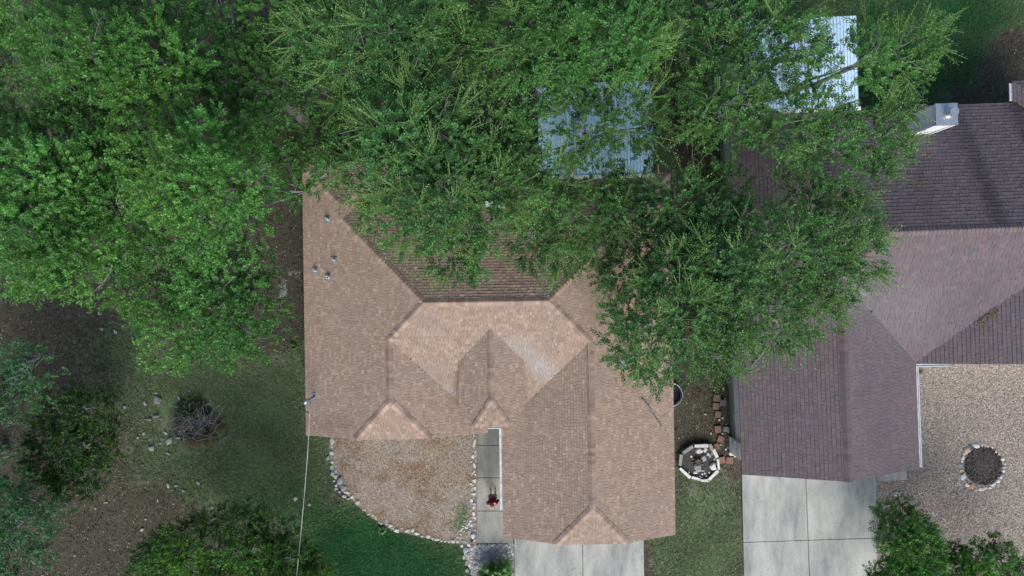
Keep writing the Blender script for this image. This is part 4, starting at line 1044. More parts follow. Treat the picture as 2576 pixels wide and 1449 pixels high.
LEAFCOUNT = [0]
def tree(name, poly, ztop, zlow, label, cat="tree", style="oak", tone=(.060, .135, .040), spacing=1.06, lobe=1.0, density=1.0, shoots=0, holes=(), trunk=None, seed=1, sprigs=78, dead=0, group=None, grow=1.0):
    rng = np.random.default_rng(seed * 101 + 5)
    poly = np.array(poly, float); poly = poly.mean(0) + (poly - poly.mean(0)) * grow
    # sample lobes inside the crown outline (as seen in the photo), keep them a lobe radius from the edge
    sp = spacing * 62
    lo, hi = poly.min(0), poly.max(0)
    cand = rng.uniform(lo, hi, (4000, 2))
    ins = inpoly(cand[:, 0], cand[:, 1], poly); cand = cand[ins]
    dd = poly_dist(cand[:, 0], cand[:, 1], poly); keep = dd > lobe * 62 * .42; cand, dd = cand[keep], dd[keep]
    pts, ds = [], []
    for c_, d_ in zip(cand, dd):
        if all((c_[0] - p[0]) ** 2 + (c_[1] - p[1]) ** 2 > sp * sp for p in pts): pts.append(c_); ds.append(d_)
    pts, ds = np.array(pts), np.array(ds)
    ok = rng.random(len(pts)) < density
    for (hx, hy, hr) in holes: ok &= np.hypot(pts[:, 0] - hx, pts[:, 1] - hy) > hr + 26
    if ok.sum() < 3: ok[:] = True
    pts, ds = pts[ok], ds[ok]
    dm = max(ds.max(), 1.0); prof = np.sqrt(np.clip(1 - (1 - ds / dm) ** 2, 0, 1))
    z = zlow + (ztop - zlow) * prof + rng.uniform(-1.0, .5, len(pts)) * min(1.5, (ztop - zlow) * .45)
    k_ = (CAM_H - z) / FPX
    C = np.stack([(pts[:, 0] - CX) * k_, (CY - pts[:, 1]) * k_, z], -1)
    rad = np.clip(ds / 62 - .12, lobe * .42, lobe * 1.08) * rng.uniform(.82, 1.15, len(C))
    # base of the trunk: under the crown's middle
    if trunk is None:
        tb = np.array([C[:, 0].mean(), C[:, 1].mean(), 0.0])
    else:
        tb = np.array([*P(*trunk)[:2], 0.0])
    root = empty(name, tb); tag(root, label, cat, group)
    # trunk and limbs
    mb = MB(); fz = min(zlow * .55, ztop * .4) if zlow > 1.5 else .5
    ntr = 0.10 + .02 * ztop
    fork = Vector((rng.uniform(-.3, .3), rng.uniform(-.3, .3), fz))
    mb.tube([(0, 0, -.15), (rng.uniform(-.1, .1), rng.uniform(-.1, .1), fz * .5), fork], [ntr * 1.25, ntr, ntr * .85], 9)
    tr = mb.build("trunk", M['bark'], root, True)
    nb = min(len(C), max(2, min(7, len(C) // 5)))
    cen = C[rng.choice(len(C), nb, replace=False)].copy()
    for _ in range(6):
        lab = np.argmin(((C[:, None, :2] - cen[None, :, :2]) ** 2).sum(-1), 1)
        for j in range(nb):
            if (lab == j).any(): cen[j] = C[lab == j].mean(0)
    lm = MB(); allseg = []
    for j in range(nb):
        mem = np.nonzero(lab == j)[0]
        if len(mem) == 0: continue
        g = Vector(cen[j] - tb); g.z = max(fz + .3, g.z - 1.1)
        mid = (fork + g) / 2 + Vector((rng.uniform(-.4, .4), rng.uniform(-.4, .4), rng.uniform(-.1, .35)))
        r0 = ntr * .45
        lm.tube([fork, fork.lerp(mid, .5) + Vector((rng.uniform(-.1, .1), rng.uniform(-.1, .1), 0)), mid, g], [r0, r0 * .9, r0 * .75, r0 * .55], 6)
        for i in mem:
            c_ = Vector(C[i] - tb); md = (g + c_) / 2 + Vector((rng.uniform(-.25, .25), rng.uniform(-.25, .25), rng.uniform(-.1, .2)))
            lm.tube([g, md, c_ + Vector((0, 0, rad[i] * .3))], [r0 * .42, r0 * .3, .012], 5)
            for q_ in range(4):
                d_ = Vector(rng.normal(size=3)); d_.z = abs(d_.z) * .8 + .1; d_.normalize(); e_ = c_ + d_ * rad[i] * .95
                lm.tube([md.lerp(c_, rng.uniform(.3, 1)), (c_ + e_) / 2 + Vector((0, 0, .08)), e_], [.022, .014, .005], 4, cap=False)
    lm.build("limbs", M['palebark'] if style != 'juniper' else M['bark'], root, True)
    if dead:
        for q_ in range(dead):
            dm_ = MB()
            i = rng.integers(0, len(C)); c_ = Vector(C[i] - tb); d_ = Vector(rng.normal(size=3)); d_.z = abs(d_.z) * .5 + .35; d_.normalize()
            s0 = c_ + d_ * rad[i] * .5; L_ = rng.uniform(.5, 1.0)
            e0 = s0 + d_ * L_ * .8 + Vector(rng.normal(size=3)) * .08
            dm_.tube([s0, s0.lerp(e0, .5) + Vector(rng.normal(size=3)) * .05, e0], [.022, .014, .004], 4, cap=False)
            for w_ in range(9):
                t = rng.uniform(.25, 1); b0 = s0.lerp(e0, t); dd_ = (d_ + Vector(rng.normal(size=3)) * .8).normalized()
                m_ = b0 + dd_ * rng.uniform(.12, .26); dm_.tube([b0, m_, m_ + (dd_ + Vector(rng.normal(size=3)) * .6).normalized() * rng.uniform(.08, .2)], [.010, .007, .003], 3, cap=False)
            dm_.build("dead_branch", M['palebark'], root)
    # foliage sprigs over the lobes
    tmpl = T_JUN if style == 'juniper' else T_OAK
    wl = (rad / lobe) ** 1.6; n = int(2.75 * sprigs * wl.sum()); li = rng.choice(len(C), n, p=wl / wl.sum())
    th_ = rng.uniform(0, 2 * np.pi, n); cz = rng.uniform(-.15, 1.0, n); sr = np.sqrt(1 - cz ** 2)
    N_ = np.stack([sr * np.cos(th_), sr * np.sin(th_), cz], -1)
    # lumpy lobe: clumps of sprigs separated by gaps
    lump = 1 + .22 * np.sin(3 * th_ + li) * sr + .16 * np.sin(5 * cz * 2 + li * 1.7) + rng.uniform(-.30, .10, n)
    pos = C[li] + N_ * (rad[li] * lump)[:, None] * np.array([1, 1, .72])
    keep = rng.random(n) < np.clip(.72 + .5 * np.sin(4 * th_ + 2.3 * li) * np.sin(6 * cz + li), .12, 1)
    pos, N_, li = pos[keep], N_[keep], li[keep]
    pos[:, 2] = np.maximum(pos[:, 2], .12)
    D = N_ + rng.normal(0, .45, pos.shape) + np.array([0, 0, .35])
    sc = rng.uniform(.66, 1.12, len(pos))
    V_, I_ = place(tmpl, pos - tb, D, sc, rng, 0.0 if style == 'juniper' else .5)
    lt = rng.uniform(.62, 1.30, len(C)); yl = rng.uniform(0, 1, len(C)) ** 2
    st = rng.uniform(.82, 1.18, len(pos)); lf = rng.uniform(.75, 1.28, len(V_))
    base = np.array(tone)
    col = base[None, :] * (lt[li[I_]] * st[I_] * lf)[:, None]
    yw = (yl[li[I_]] * .40 + rng.random(len(V_)) * .15)[:, None]
    col = col * (1 - yw) + yw * col * np.array([1.75, 1.25, .8])
    if style == 'juniper':   # fresh tips are yellower: outermost leaves of each spray
        r_out = rng.random(len(V_))[:, None] < .22
        col = np.where(r_out, col * np.array([1.9, 1.6, 1.0]), col)
    Vall, Call = [V_], [col]
    if shoots:
        n2 = int(shoots * len(C)); l2 = rng.integers(0, len(C), n2)
        # shoots come in bunches, several leaving one spot and fanning out
        nb_ = max(1, n2 // 7); bl = rng.integers(0, len(C), nb_); bn = rng.normal(size=(nb_, 3)); bn[:, 2] = np.abs(bn[:, 2]) * .8 + .15; bn /= np.linalg.norm(bn, axis=1, keepdims=True)
        bi = rng.integers(0, nb_, n2); l2 = bl[bi]
        pos2 = C[l2] + bn[bi] * (rad[l2] * rng.uniform(.8, 1.1, n2))[:, None] * np.array([1, 1, .8])
        D2 = bn[bi] + rng.normal(0, .42, (n2, 3))
        s2 = rng.uniform(.6, 1.3, n2)
        V2, I2 = place(T_SHOOT, pos2 - tb, D2, s2, rng, .7)
        c2 = np.array([.135, .290, .070])[None, :] * (rng.uniform(.75, 1.2, n2)[I2] * rng.uniform(.8, 1.25, len(V2)))[:, None]
        Vall.append(V2); Call.append(c2)
        # shoot stems: slim tapering blades crossed at right angles
        Dn = D2 / np.linalg.norm(D2, axis=1, keepdims=True); Rm = rot_frames(Dn, rng)
        for ax_ in (0, 1):
            sd = Rm[:, :, ax_] * .014
            b0 = pos2 - tb; e0 = b0 + Dn * (.95 * s2)[:, None]
            Vall.append(np.stack([b0 - sd, b0 + sd, e0 + sd * .4, e0 - sd * .4], 1)); Call.append(np.tile(np.array([[.175, .29, .09]]), (n2, 1)))
    V_ = np.concatenate(Vall); col = np.concatenate(Call)
    m = len(V_); LEAFCOUNT[0] += m
    me = fastmesh("crown", V_.reshape(-1, 3), np.arange(m * 4).reshape(m, 4), M['needle'] if style == 'juniper' else M['leaf'], np.clip(col, 0.005, .5))
    obj("crown", me, root)
    return root

G1 = (.070, .205, .038); G2 = (.056, .172, .038); G3 = (.052, .152, .040); GD = (.042, .130, .034); GB = (.044, .135, .050); GJ = (.050, .150, .034)
tree("oak_tree", [(80, 0), (330, -50), (480, 40), (490, 160), (450, 290), (350, 330), (250, 270), (120, 250), (60, 190), (5, 100)], 9.5, 6.0, "bright green live oak nearest the upper left corner", trunk=(430, 225), dead=6, tone=G1, seed=1, grow=1.1)
tree("oak_tree", [(-120, -80), (70, -60), (80, 50), (40, 150), (60, 250), (-10, 290), (-120, 260)], 7.0, 4.5, "dark oak at the very upper left corner", tone=GD, seed=2, density=.8)
tree("oak_tree", [(-80, 330), (40, 270), (200, 265), (310, 340), (340, 480), (320, 600), (350, 760), (250, 745), (60, 720), (-80, 650)], 10.0, 6.0, "large rounded live oak along the left edge halfway up", dead=8, tone=G1, seed=3, grow=1.08)
tree("oak_tree", [(320, 400), (470, 320), (620, 320), (660, 440), (660, 560), (600, 640), (480, 660), (370, 640), (310, 520)], 10.0, 6.5, "tall bright oak in the middle of the left grove", trunk=(600, 490), dead=8, tone=G1, seed=4, grow=1.07)
tree("oak_tree", [(325, 640), (470, 620), (590, 570), (680, 630), (725, 780), (715, 860), (620, 910), (480, 930), (390, 890), (335, 800)], 7.5, 4.5, "rounded oak at the lower tip of the left grove beside the open lawn", trunk=(590, 760), tone=(.060, .185, .038), seed=5, grow=0.98)
tree("oak_tree", [(450, 40), (600, 90), (770, 100), (790, 230), (740, 340), (610, 330), (540, 240), (470, 170)], 7.6, 5.0, "dark thin oak with bare patches of ground showing, upper left of centre", tone=G2, seed=6, grow=1.24, density=.97, holes=((580, 50, 12), (625, 285, 4)), sprigs=74)
tree("oak_tree", [(330, -80), (560, -80), (800, -80), (800, 60), (740, 120), (640, 80), (600, 110), (480, 60)], 7.5, 4.8, "dark green oak on the top edge left of centre", tone=G2, seed=7, grow=1.08, holes=((582, 50, 42),))
tree("oak_tree", [(600, 330), (740, 320), (860, 380), (900, 440), (800, 470), (760, 510), (700, 520), (640, 560), (610, 440)], 7.0, 4.2, "oak reaching over the tan roof's top left corner", trunk=(660, 455), tone=(.052, .155, .036), seed=8, grow=1.1, density=.9)
tree("oak_tree", [(300, 250), (450, 240), (520, 300), (480, 360), (380, 400), (310, 380)], 8.2, 5.5, "small oak filling the gap between the left grove's bright crowns", tone=G2, seed=9, grow=1.25, sprigs=66)
tree("oak_tree", [(770, -60), (1000, -80), (1150, 0), (1190, 130), (1170, 215), (1060, 250), (900, 245), (800, 200), (755, 90)], 9.0, 6.0, "spiky pale shooted oak at the top left of centre", tone=G3, seed=10, grow=1.08, shoots=54, sprigs=58)
tree("oak_tree", [(800, 260), (1000, 205), (1180, 225), (1290, 300), (1355, 420), (1345, 500), (1260, 570), (1225, 680), (1120, 690), (1060, 620), (930, 590), (895, 520), (880, 420), (790, 340)], 8.5, 5.4, "wide spiky oak hanging over the tan roof's rear slope", dead=8, tone=G3, seed=11, grow=1.05, shoots=50, sprigs=60)
tree("oak_tree", [(1160, -80), (1400, -80), (1690, -80), (1675, 80), (1655, 190), (1520, 225), (1340, 290), (1220, 230), (1185, 120)], 9.0, 5.5, "broad dark oak on the top edge right of centre", tone=G2, seed=12, grow=1.06, shoots=26, holes=((1230, 190, 30),))
tree("oak_tree", [(1290, 300), (1390, 235), (1620, 215), (1680, 300), (1660, 430), (1570, 500), (1530, 640), (1380, 690), (1300, 640), (1235, 560), (1280, 430)], 7.2, 5.0, "open branched oak over the sky tinted patio cover", tone=(.056, .165, .038), seed=13, shoots=34, density=.92, holes=((1368, 340, 34), (1515, 232, 22), (1535, 390, 20)), sprigs=60, dead=8)
tree("oak_tree", [(1655, 60), (1750, -60), (1900, -80), (2060, 10), (2070, 120), (2170, 70), (2200, -60), (2290, 10), (2375, 55), (2340, 170), (2262, 290), (2285, 430), (2225, 465), (2120, 470), (2010, 430), (1900, 390), (1780, 420), (1690, 330), (1645, 200)], 8.0, 5.2, "gnarled open oak covering the white patio cover and chimney side", tone=(.058, .168, .040), seed=14, shoots=24, density=.9, holes=((1900, 250, 44), (1955, 205, 24), (2085, 75, 40), (2110, 215, 32), (2330, 330, 60)), sprigs=60, dead=30)
tree("oak_tree", [(1530, 480), (1660, 430), (1830, 425), (1960, 415), (2060, 440), (2180, 480), (2240, 600), (2215, 680), (2120, 760), (2085, 850), (1980, 870), (1870, 900), (1840, 960), (1700, 965), (1600, 990), (1540, 940), (1515, 820), (1505, 680)], 8.6, 4.0, "large spiky live oak standing between the two roofs", tone=G3, seed=15, grow=0.97, shoots=40, sprigs=62, holes=((1905, 480, 34), (1965, 540, 14)), dead=22, trunk=(1760, 620))
tree("oak_tree", [(-90, 870), (90, 850), (160, 930), (150, 1000), (60, 1060), (-90, 1080)], 4.4, 1.9, "grey green oak on the left edge below the grove", trunk=(70, 945), tone=GB, seed=16, dead=5)
tree("oak_tree", [(-90, 1190), (70, 1185), (150, 1255), (190, 1330), (150, 1400), (60, 1460), (-90, 1520)], 4.4, 1.9, "grey green oak in the lower left corner", trunk=(75, 1295), tone=GB, seed=17)
tree("oak_tree", [(-90, 1080), (40, 1075), (60, 1140), (20, 1190), (-90, 1190)], 3.8, 1.8, "small grey green oak cut by the left edge between two larger oaks", trunk=(15, 1130), tone=GB, seed=18)
tree("juniper_tree", [(60, 1100), (130, 960), (290, 955), (315, 1060), (310, 1200), (220, 1270), (100, 1230), (60, 1170)], 3.3, 1.3, "dark juniper with bare grey twigs left of the brush pile", trunk=(195, 1095), style='juniper', tone=(.028, .080, .020), spacing=.70, lobe=.66, sprigs=74, density=.9, seed=19, dead=22)
tree("juniper_tree", [(310, 1520), (320, 1420), (395, 1320), (500, 1290), (620, 1255), (740, 1290), (830, 1400), (850, 1520)], 4.2, 1.8, "wide yellow green juniper at the bottom edge left of the lawn", trunk=(590, 1400), style='juniper', tone=(.040, .120, .024), spacing=.70, lobe=.68, sprigs=80, density=.92, seed=20, dead=40)
tree("juniper_tree", [(2195, 1270), (2260, 1235), (2330, 1300), (2370, 1370), (2400, 1450), (2390, 1540), (2150, 1540), (2160, 1440), (2215, 1390)], 3.6, 1.5, "dark juniper overhanging the driveway's right edge at the bottom", style='juniper', tone=GJ, spacing=.66, lobe=.60, sprigs=84, seed=21, dead=22, trunk=(2262, 1400))
tree("juniper_tree", [(2372, 1290), (2425, 1278), (2440, 1335), (2520, 1345), (2580, 1400), (2640, 1540), (2340, 1540), (2360, 1440), (2380, 1360)], 3.6, 1.6, "ragged juniper in the lower right corner over the gravel", style='juniper', tone=GJ, spacing=.60, lobe=.50, sprigs=74, density=.8, seed=22, dead=8, trunk=(2440, 1440))

# bush beside the driveway: strap-like fronds
def frond_bush():
    c_ = P(1248, 1440); root = empty("bush", (c_[0], c_[1], 0)); tag(root, "dark green bush with long leafy fronds in the rock patch by the driveway", "bush")
    rng = np.random.default_rng(77)
    frm = {}
    for k in range(95):
        a = rng.uniform(0, 6.2832); L_ = rng.uniform(.45, 1.08); h_ = rng.uniform(.25, .85)
        dx, dy = math.cos(a), math.sin(a)
        pts = [np.array([dx * L_ * t, dy * L_ * t, .1 + h_ * math.sin(min(1, t * 1.15) * 2.2)]) for t in np.linspace(.05, 1, 9)]
        V_, F_, cs = [], [], []
        for i in range(8):
            p, q_ = pts[i], pts[i + 1]; t_ = q_ - p; t_ /= np.linalg.norm(t_); sd = np.cross(t_, [0, 0, 1.]); sd /= np.linalg.norm(sd) + 1e-6; up = np.cross(sd, t_)
            for sgn_ in (-1, 1):
                for w_ in range(2):
                    b0 = p + (q_ - p) * (w_ * .5); ll = .15 * (1 - .5 * i / 8) * rng.uniform(.8, 1.2)
                    tip = b0 + sd * sgn_ * ll + t_ * ll * .6 + up * rng.uniform(-.02, .04)
                    n0 = len(V_); V_ += [b0, b0 + t_ * .06, tip, b0 - t_ * .0 + sd * sgn_ * ll * .55]
                    F_.append((n0, n0 + 1, n0 + 2, n0 + 3)); g = rng.uniform(.7, 1.4); cs.append((.060 * g, .160 * g, .022 * g))
        me = pymesh("frond", V_, F_, M['leaf']); setcol(me, np.array(cs, dtype=np.float32)); obj("frond", me, root)
    mb = MB(); mb.cyl((0, 0, -.05), .12, .25, 10, .07); mb.build("stem", M['bark'], root, True)
frond_bush()

def weed(px, py, label, r=.28, tone=(.07, .16, .04), n=14):
    c_ = P(px, py); root = empty("weed", (c_[0], c_[1], 0)); tag(root, label, "weed"); rng = np.random.default_rng(int(px))
    for k in range(n):
        a = k * 2.4; L_ = r * rng.uniform(.5, 1); w_ = .045
        d_ = np.array([math.cos(a), math.sin(a), 0]); s_ = np.array([-d_[1], d_[0], 0])
        V_ = [(0, 0, .0), tuple(d_ * L_ * .5 + s_ * w_ + [0, 0, .12]), tuple(d_ * L_ + [0, 0, .08]), tuple(d_ * L_ * .5 - s_ * w_ + [0, 0, .12])]
        me = pymesh("leaf", V_, [(0, 1, 2, 3)], M['leaf']); setcol(me, np.array([[x * rng.uniform(.8, 1.2) for x in tone]], dtype=np.float32)); obj("leaf", me, root)
weed(740, 872, "bright green broad leaved weed near the tan roof's left wall")
weed(962, 1333, "spiky green weed at the lawn edge below the dry bed", .3, (.05, .13, .03), 18)
weed(2310, 934, "yellow flowered weed at the inner corner of the dark roofed house", .22, (.16, .15, .03), 10)

# clump of dead tan leaves on a broken branch behind the roof
def dead_clump():
    x, y, z = P(1546, 465, 3.6); root = empty("dead_branch", (x, y, 3.1)); tag(root, "clump of dead tan oak leaves at the rear eave of the tan roof", "branch")
    rng = np.random.default_rng(8); mb = MB(); pos = []
    for k in range(14):
        d_ = Vector((rng.uniform(-.35, .35), rng.uniform(-.5, .5), rng.uniform(.15, .6))); mb.tube([(0, 0, .0), d_ * .5 + Vector((0, 0, .05)), d_], [.014, .01, .004], 4, cap=False); pos.append(d_)
    mb.build("twigs", M['bark'], root)
    pos = np.array([tuple(p) for p in pos]); pos = np.repeat(pos, 3, 0) + rng.normal(0, .05, (42, 3))
    V_, I_ = place(T_OAK, pos, rng.normal(size=pos.shape), rng.uniform(.35, .6, len(pos)), rng)
    me = fastmesh("dead_leaves", V_.reshape(-1, 3), np.arange(len(V_) * 4).reshape(-1, 4), M['leaf'], np.array([[.36, .25, .13]]) * rng.uniform(.6, 1.2, (len(V_), 1)))
    obj("dead_leaves", me, root)
dead_clump()
# leaf debris lying in the valley of the dark roof
def debris(label, pts, h, zf, n, seed, sp=5):
    rng = np.random.default_rng(seed); V_, c_ = [], []
    (x0, y0), (x1, y1) = pts
    o0 = None
    for k in range(n):
        t = rng.random(); u, v, z = on_slope(h, x0 + (x1 - x0) * t + rng.normal(0, sp), y0 + (y1 - y0) * t + rng.normal(0, sp), zf); p = np.array(h.W(u, v, z + .035 + rng.random() * .03))
        if o0 is None: o0 = p.copy()
        d_ = rng.normal(size=3) * [1, 1, .3]; d_ /= np.linalg.norm(d_); s_ = np.cross(d_, [0, 0, 1]); s_ /= np.linalg.norm(s_)
        V_ += [p - d_ * .03, p + s_ * .018, p + d_ * .03, p - s_ * .018]; g = rng.uniform(.5, 1.4); c_.append((.16 * g, .13 * g, .09 * g))
    me = fastmesh("leaf_debris", np.array(V_) - o0, np.arange(n * 4).reshape(n, 4), M['chip'], np.array(c_)); o = obj("leaf_debris", me); o.location = o0
    tag(o, label, "leaves", kind="stuff")
debris("dry leaves caught in the dark roof's right valley", ((2460, 815), (2505, 780)), h2, lambda u, v: min(Z2 + P2 * (v + 3.7), Z2 + 5) if Z2 + P2 * (v + 3.7) > Z2 + PW * (u - UG) else Z2 + PW * (u - UG), 260, 4)

debris("dry leaves scattered on the tan roof's rear slope under the oak", ((930, 600), (1500, 690)), h1, lambda u, v: nz(u, v), 160, 5, 26)
debris("dry leaves scattered on the tan roof's right slope under the oak", ((1520, 720), (1600, 1010)), h1, lambda u, v: ez(u, v), 90, 6, 24)
# ------------------------------------------------------------------ brush pile
bp = empty("brush_pile", (*P(502, 1062)[:2], 0)); tag(bp, "burn pile of grey sticks with orange dead juniper on charred ground", "brush pile")
rs = random.Random(9)
bxy = (bp.location.x, bp.location.y)
def bpt(a, b_, z):   # from enlarged view: 600..880 x 1460..1700 source pixels
    p = P(402.5 + a * .1111, 979.4 + b_ * .1111); return Vector((p[0] - bxy[0], p[1] - bxy[1], z))
for seg in [((250, 300), (480, 430), (720, 560)), ((560, 265), (730, 290), (900, 280)), ((730, 280), (720, 450), (740, 680)), ((610, 440), (780, 590), (960, 630)), ((960, 630), (1000, 760), (1040, 810)), ((800, 300), (930, 480), (1080, 610)), ((1240, 400), (1210, 560), (1090, 840)), ((1530, 350), (1420, 510), (1300, 720)), ((300, 910), (480, 830), (780, 740)), ((210, 950), (360, 770), (440, 740)), ((600, 970), (900, 990), (1480, 1090)), ((1220, 510), (1130, 590), (1100, 760)), ((270, 720), (440, 610), (650, 630)), ((1480, 1090), (1560, 1060), (1660, 1010)), ((1480, 1090), (1400, 1190), (1270, 1310)), ((1490, 1090), (1500, 1250), (1420, 1390)), ((1060, 320), (1180, 320), (1280, 360)), ((120, 630), (200, 690), (290, 780)), ((500, 590), (620, 640), (720, 700)), ((650, 460), (760, 560), (820, 600)), ((900, 380), (960, 500), (960, 620)), ((1330, 880), (1320, 960), (1310, 1010))]:
    z0, z1 = rs.uniform(.08, .28), rs.uniform(.06, .3); r_ = rs.uniform(.010, .020)
    mb = MB(); pts = [bpt(*seg[0], z0), bpt(*seg[1], (z0 + z1) / 2 + .06), bpt(*seg[2], z1)]
    mb.tube(pts, [r_, r_ * .8, r_ * .4], 5)
    for k in range(3):
        b0 = pts[1].lerp(pts[rs.choice((0, 2))], rs.uniform(.1, .9)); e0 = b0 + Vector((rs.uniform(-.3, .3), rs.uniform(-.3, .3), rs.uniform(-.05, .15))); mb.tube([b0, (b0 + e0) / 2 + Vector((rs.uniform(-.04, .04), rs.uniform(-.04, .04), .02)), e0], [r_ * .45, r_ * .35, .004], 4, cap=False)
    mb.build("stick", M['drystick'], bp)
for k in range(120):
    a, L_ = rs.uniform(0, 6.28), rs.uniform(.3, .9); cx_, cy_ = rs.gauss(0, .42), rs.gauss(0, .38); z0 = rs.uniform(.02, .22)
    d_ = Vector((math.cos(a), math.sin(a), rs.uniform(-.2, .2))) * L_ / 2; c_ = Vector((cx_, cy_, z0 + .08))
    mb = MB(); mb.tube([c_ - d_, c_ + Vector((rs.uniform(-.06, .06), rs.uniform(-.06, .06), .04)), c_ + d_], [rs.uniform(.008, .02), .012, .004], 4, cap=False); mb.build("stick", rs.choice((M['drystick'], M['palebark'])), bp)
rng = np.random.default_rng(31)
n = 210; ctr = np.array([[1000, 1020], [1150, 900], [1300, 780], [800, 1100], [1100, 1080], [740, 880]])
pc = ctr[rng.integers(0, 6, n)] + rng.normal(0, 85, (n, 2)); pos = np.array([tuple(bpt(a, b_, z)) for (a, b_), z in zip(pc, rng.uniform(.04, .20, n))])
V_, I_ = place(T_JUN, pos, rng.normal(size=(n, 3)) * [1, 1, .12], rng.uniform(.5, .9, n), rng)
me = fastmesh("dead_foliage", V_.reshape(-1, 3), np.arange(len(V_) * 4).reshape(-1, 4), M['needle'], np.array([[.21, .145, .055]]) * rng.uniform(.5, 1.3, (len(V_), 1))); obj("dead_foliage", me, bp)
n = 90; pos = np.array([tuple(bpt(a, b_, z)) for a, b_, z in zip(rng.normal(760, 140, n), rng.normal(420, 110, n), rng.uniform(.05, .3, n))])
V_, I_ = place(T_JUN, pos, rng.normal(size=(n, 3)) * [1, 1, .3], rng.uniform(.7, 1.1, n), rng)
me = fastmesh("green_foliage", V_.reshape(-1, 3), np.arange(len(V_) * 4).reshape(-1, 4), M['needle'], np.array([[.055, .075, .025]]) * rng.uniform(.5, 1.3, (len(V_), 1))); obj("green_foliage", me, bp)

# ------------------------------------------------------------------ service cable
A = Vector(MAST_TOP); mid_pts = [(781.5, 1011, 4.10), (779, 1045, 4.08), (775, 1127, 4.06), (766, 1240, 4.12), (756, 1350, 4.28), (747, 1440, 4.45), (735, 1580, 4.8), (705, 1900, 5.7), (675, 2250, 6.8)]
pts = [A] + [Vector(P(*m_)) for m_ in mid_pts]
mb = MB(); mb.tube([p - A for p in pts], .017, 6); o = mb.build("service_cable", M['cable'], None, True); o.location = A
tag(o, "thin grey power cable running from the roof mast down past the lawn", "cable")
pe = pts[-1]
up_ = empty("utility_pole", (pe.x, pe.y - .15, 0)); tag(up_, "brown wooden utility pole holding the power cable below the lawn", "pole")
mb = MB(); mb.tube([(0, 0, -.3), (0, 0, 4), (0, 0, 8)], [.16, .14, .11], 12); mb.build("shaft", M['wood'], up_, True)
mb = MB(); mb.box((0, .0, 7.3), (1.8, .1, .12)); mb.build("crossarm", M['wood'], up_)

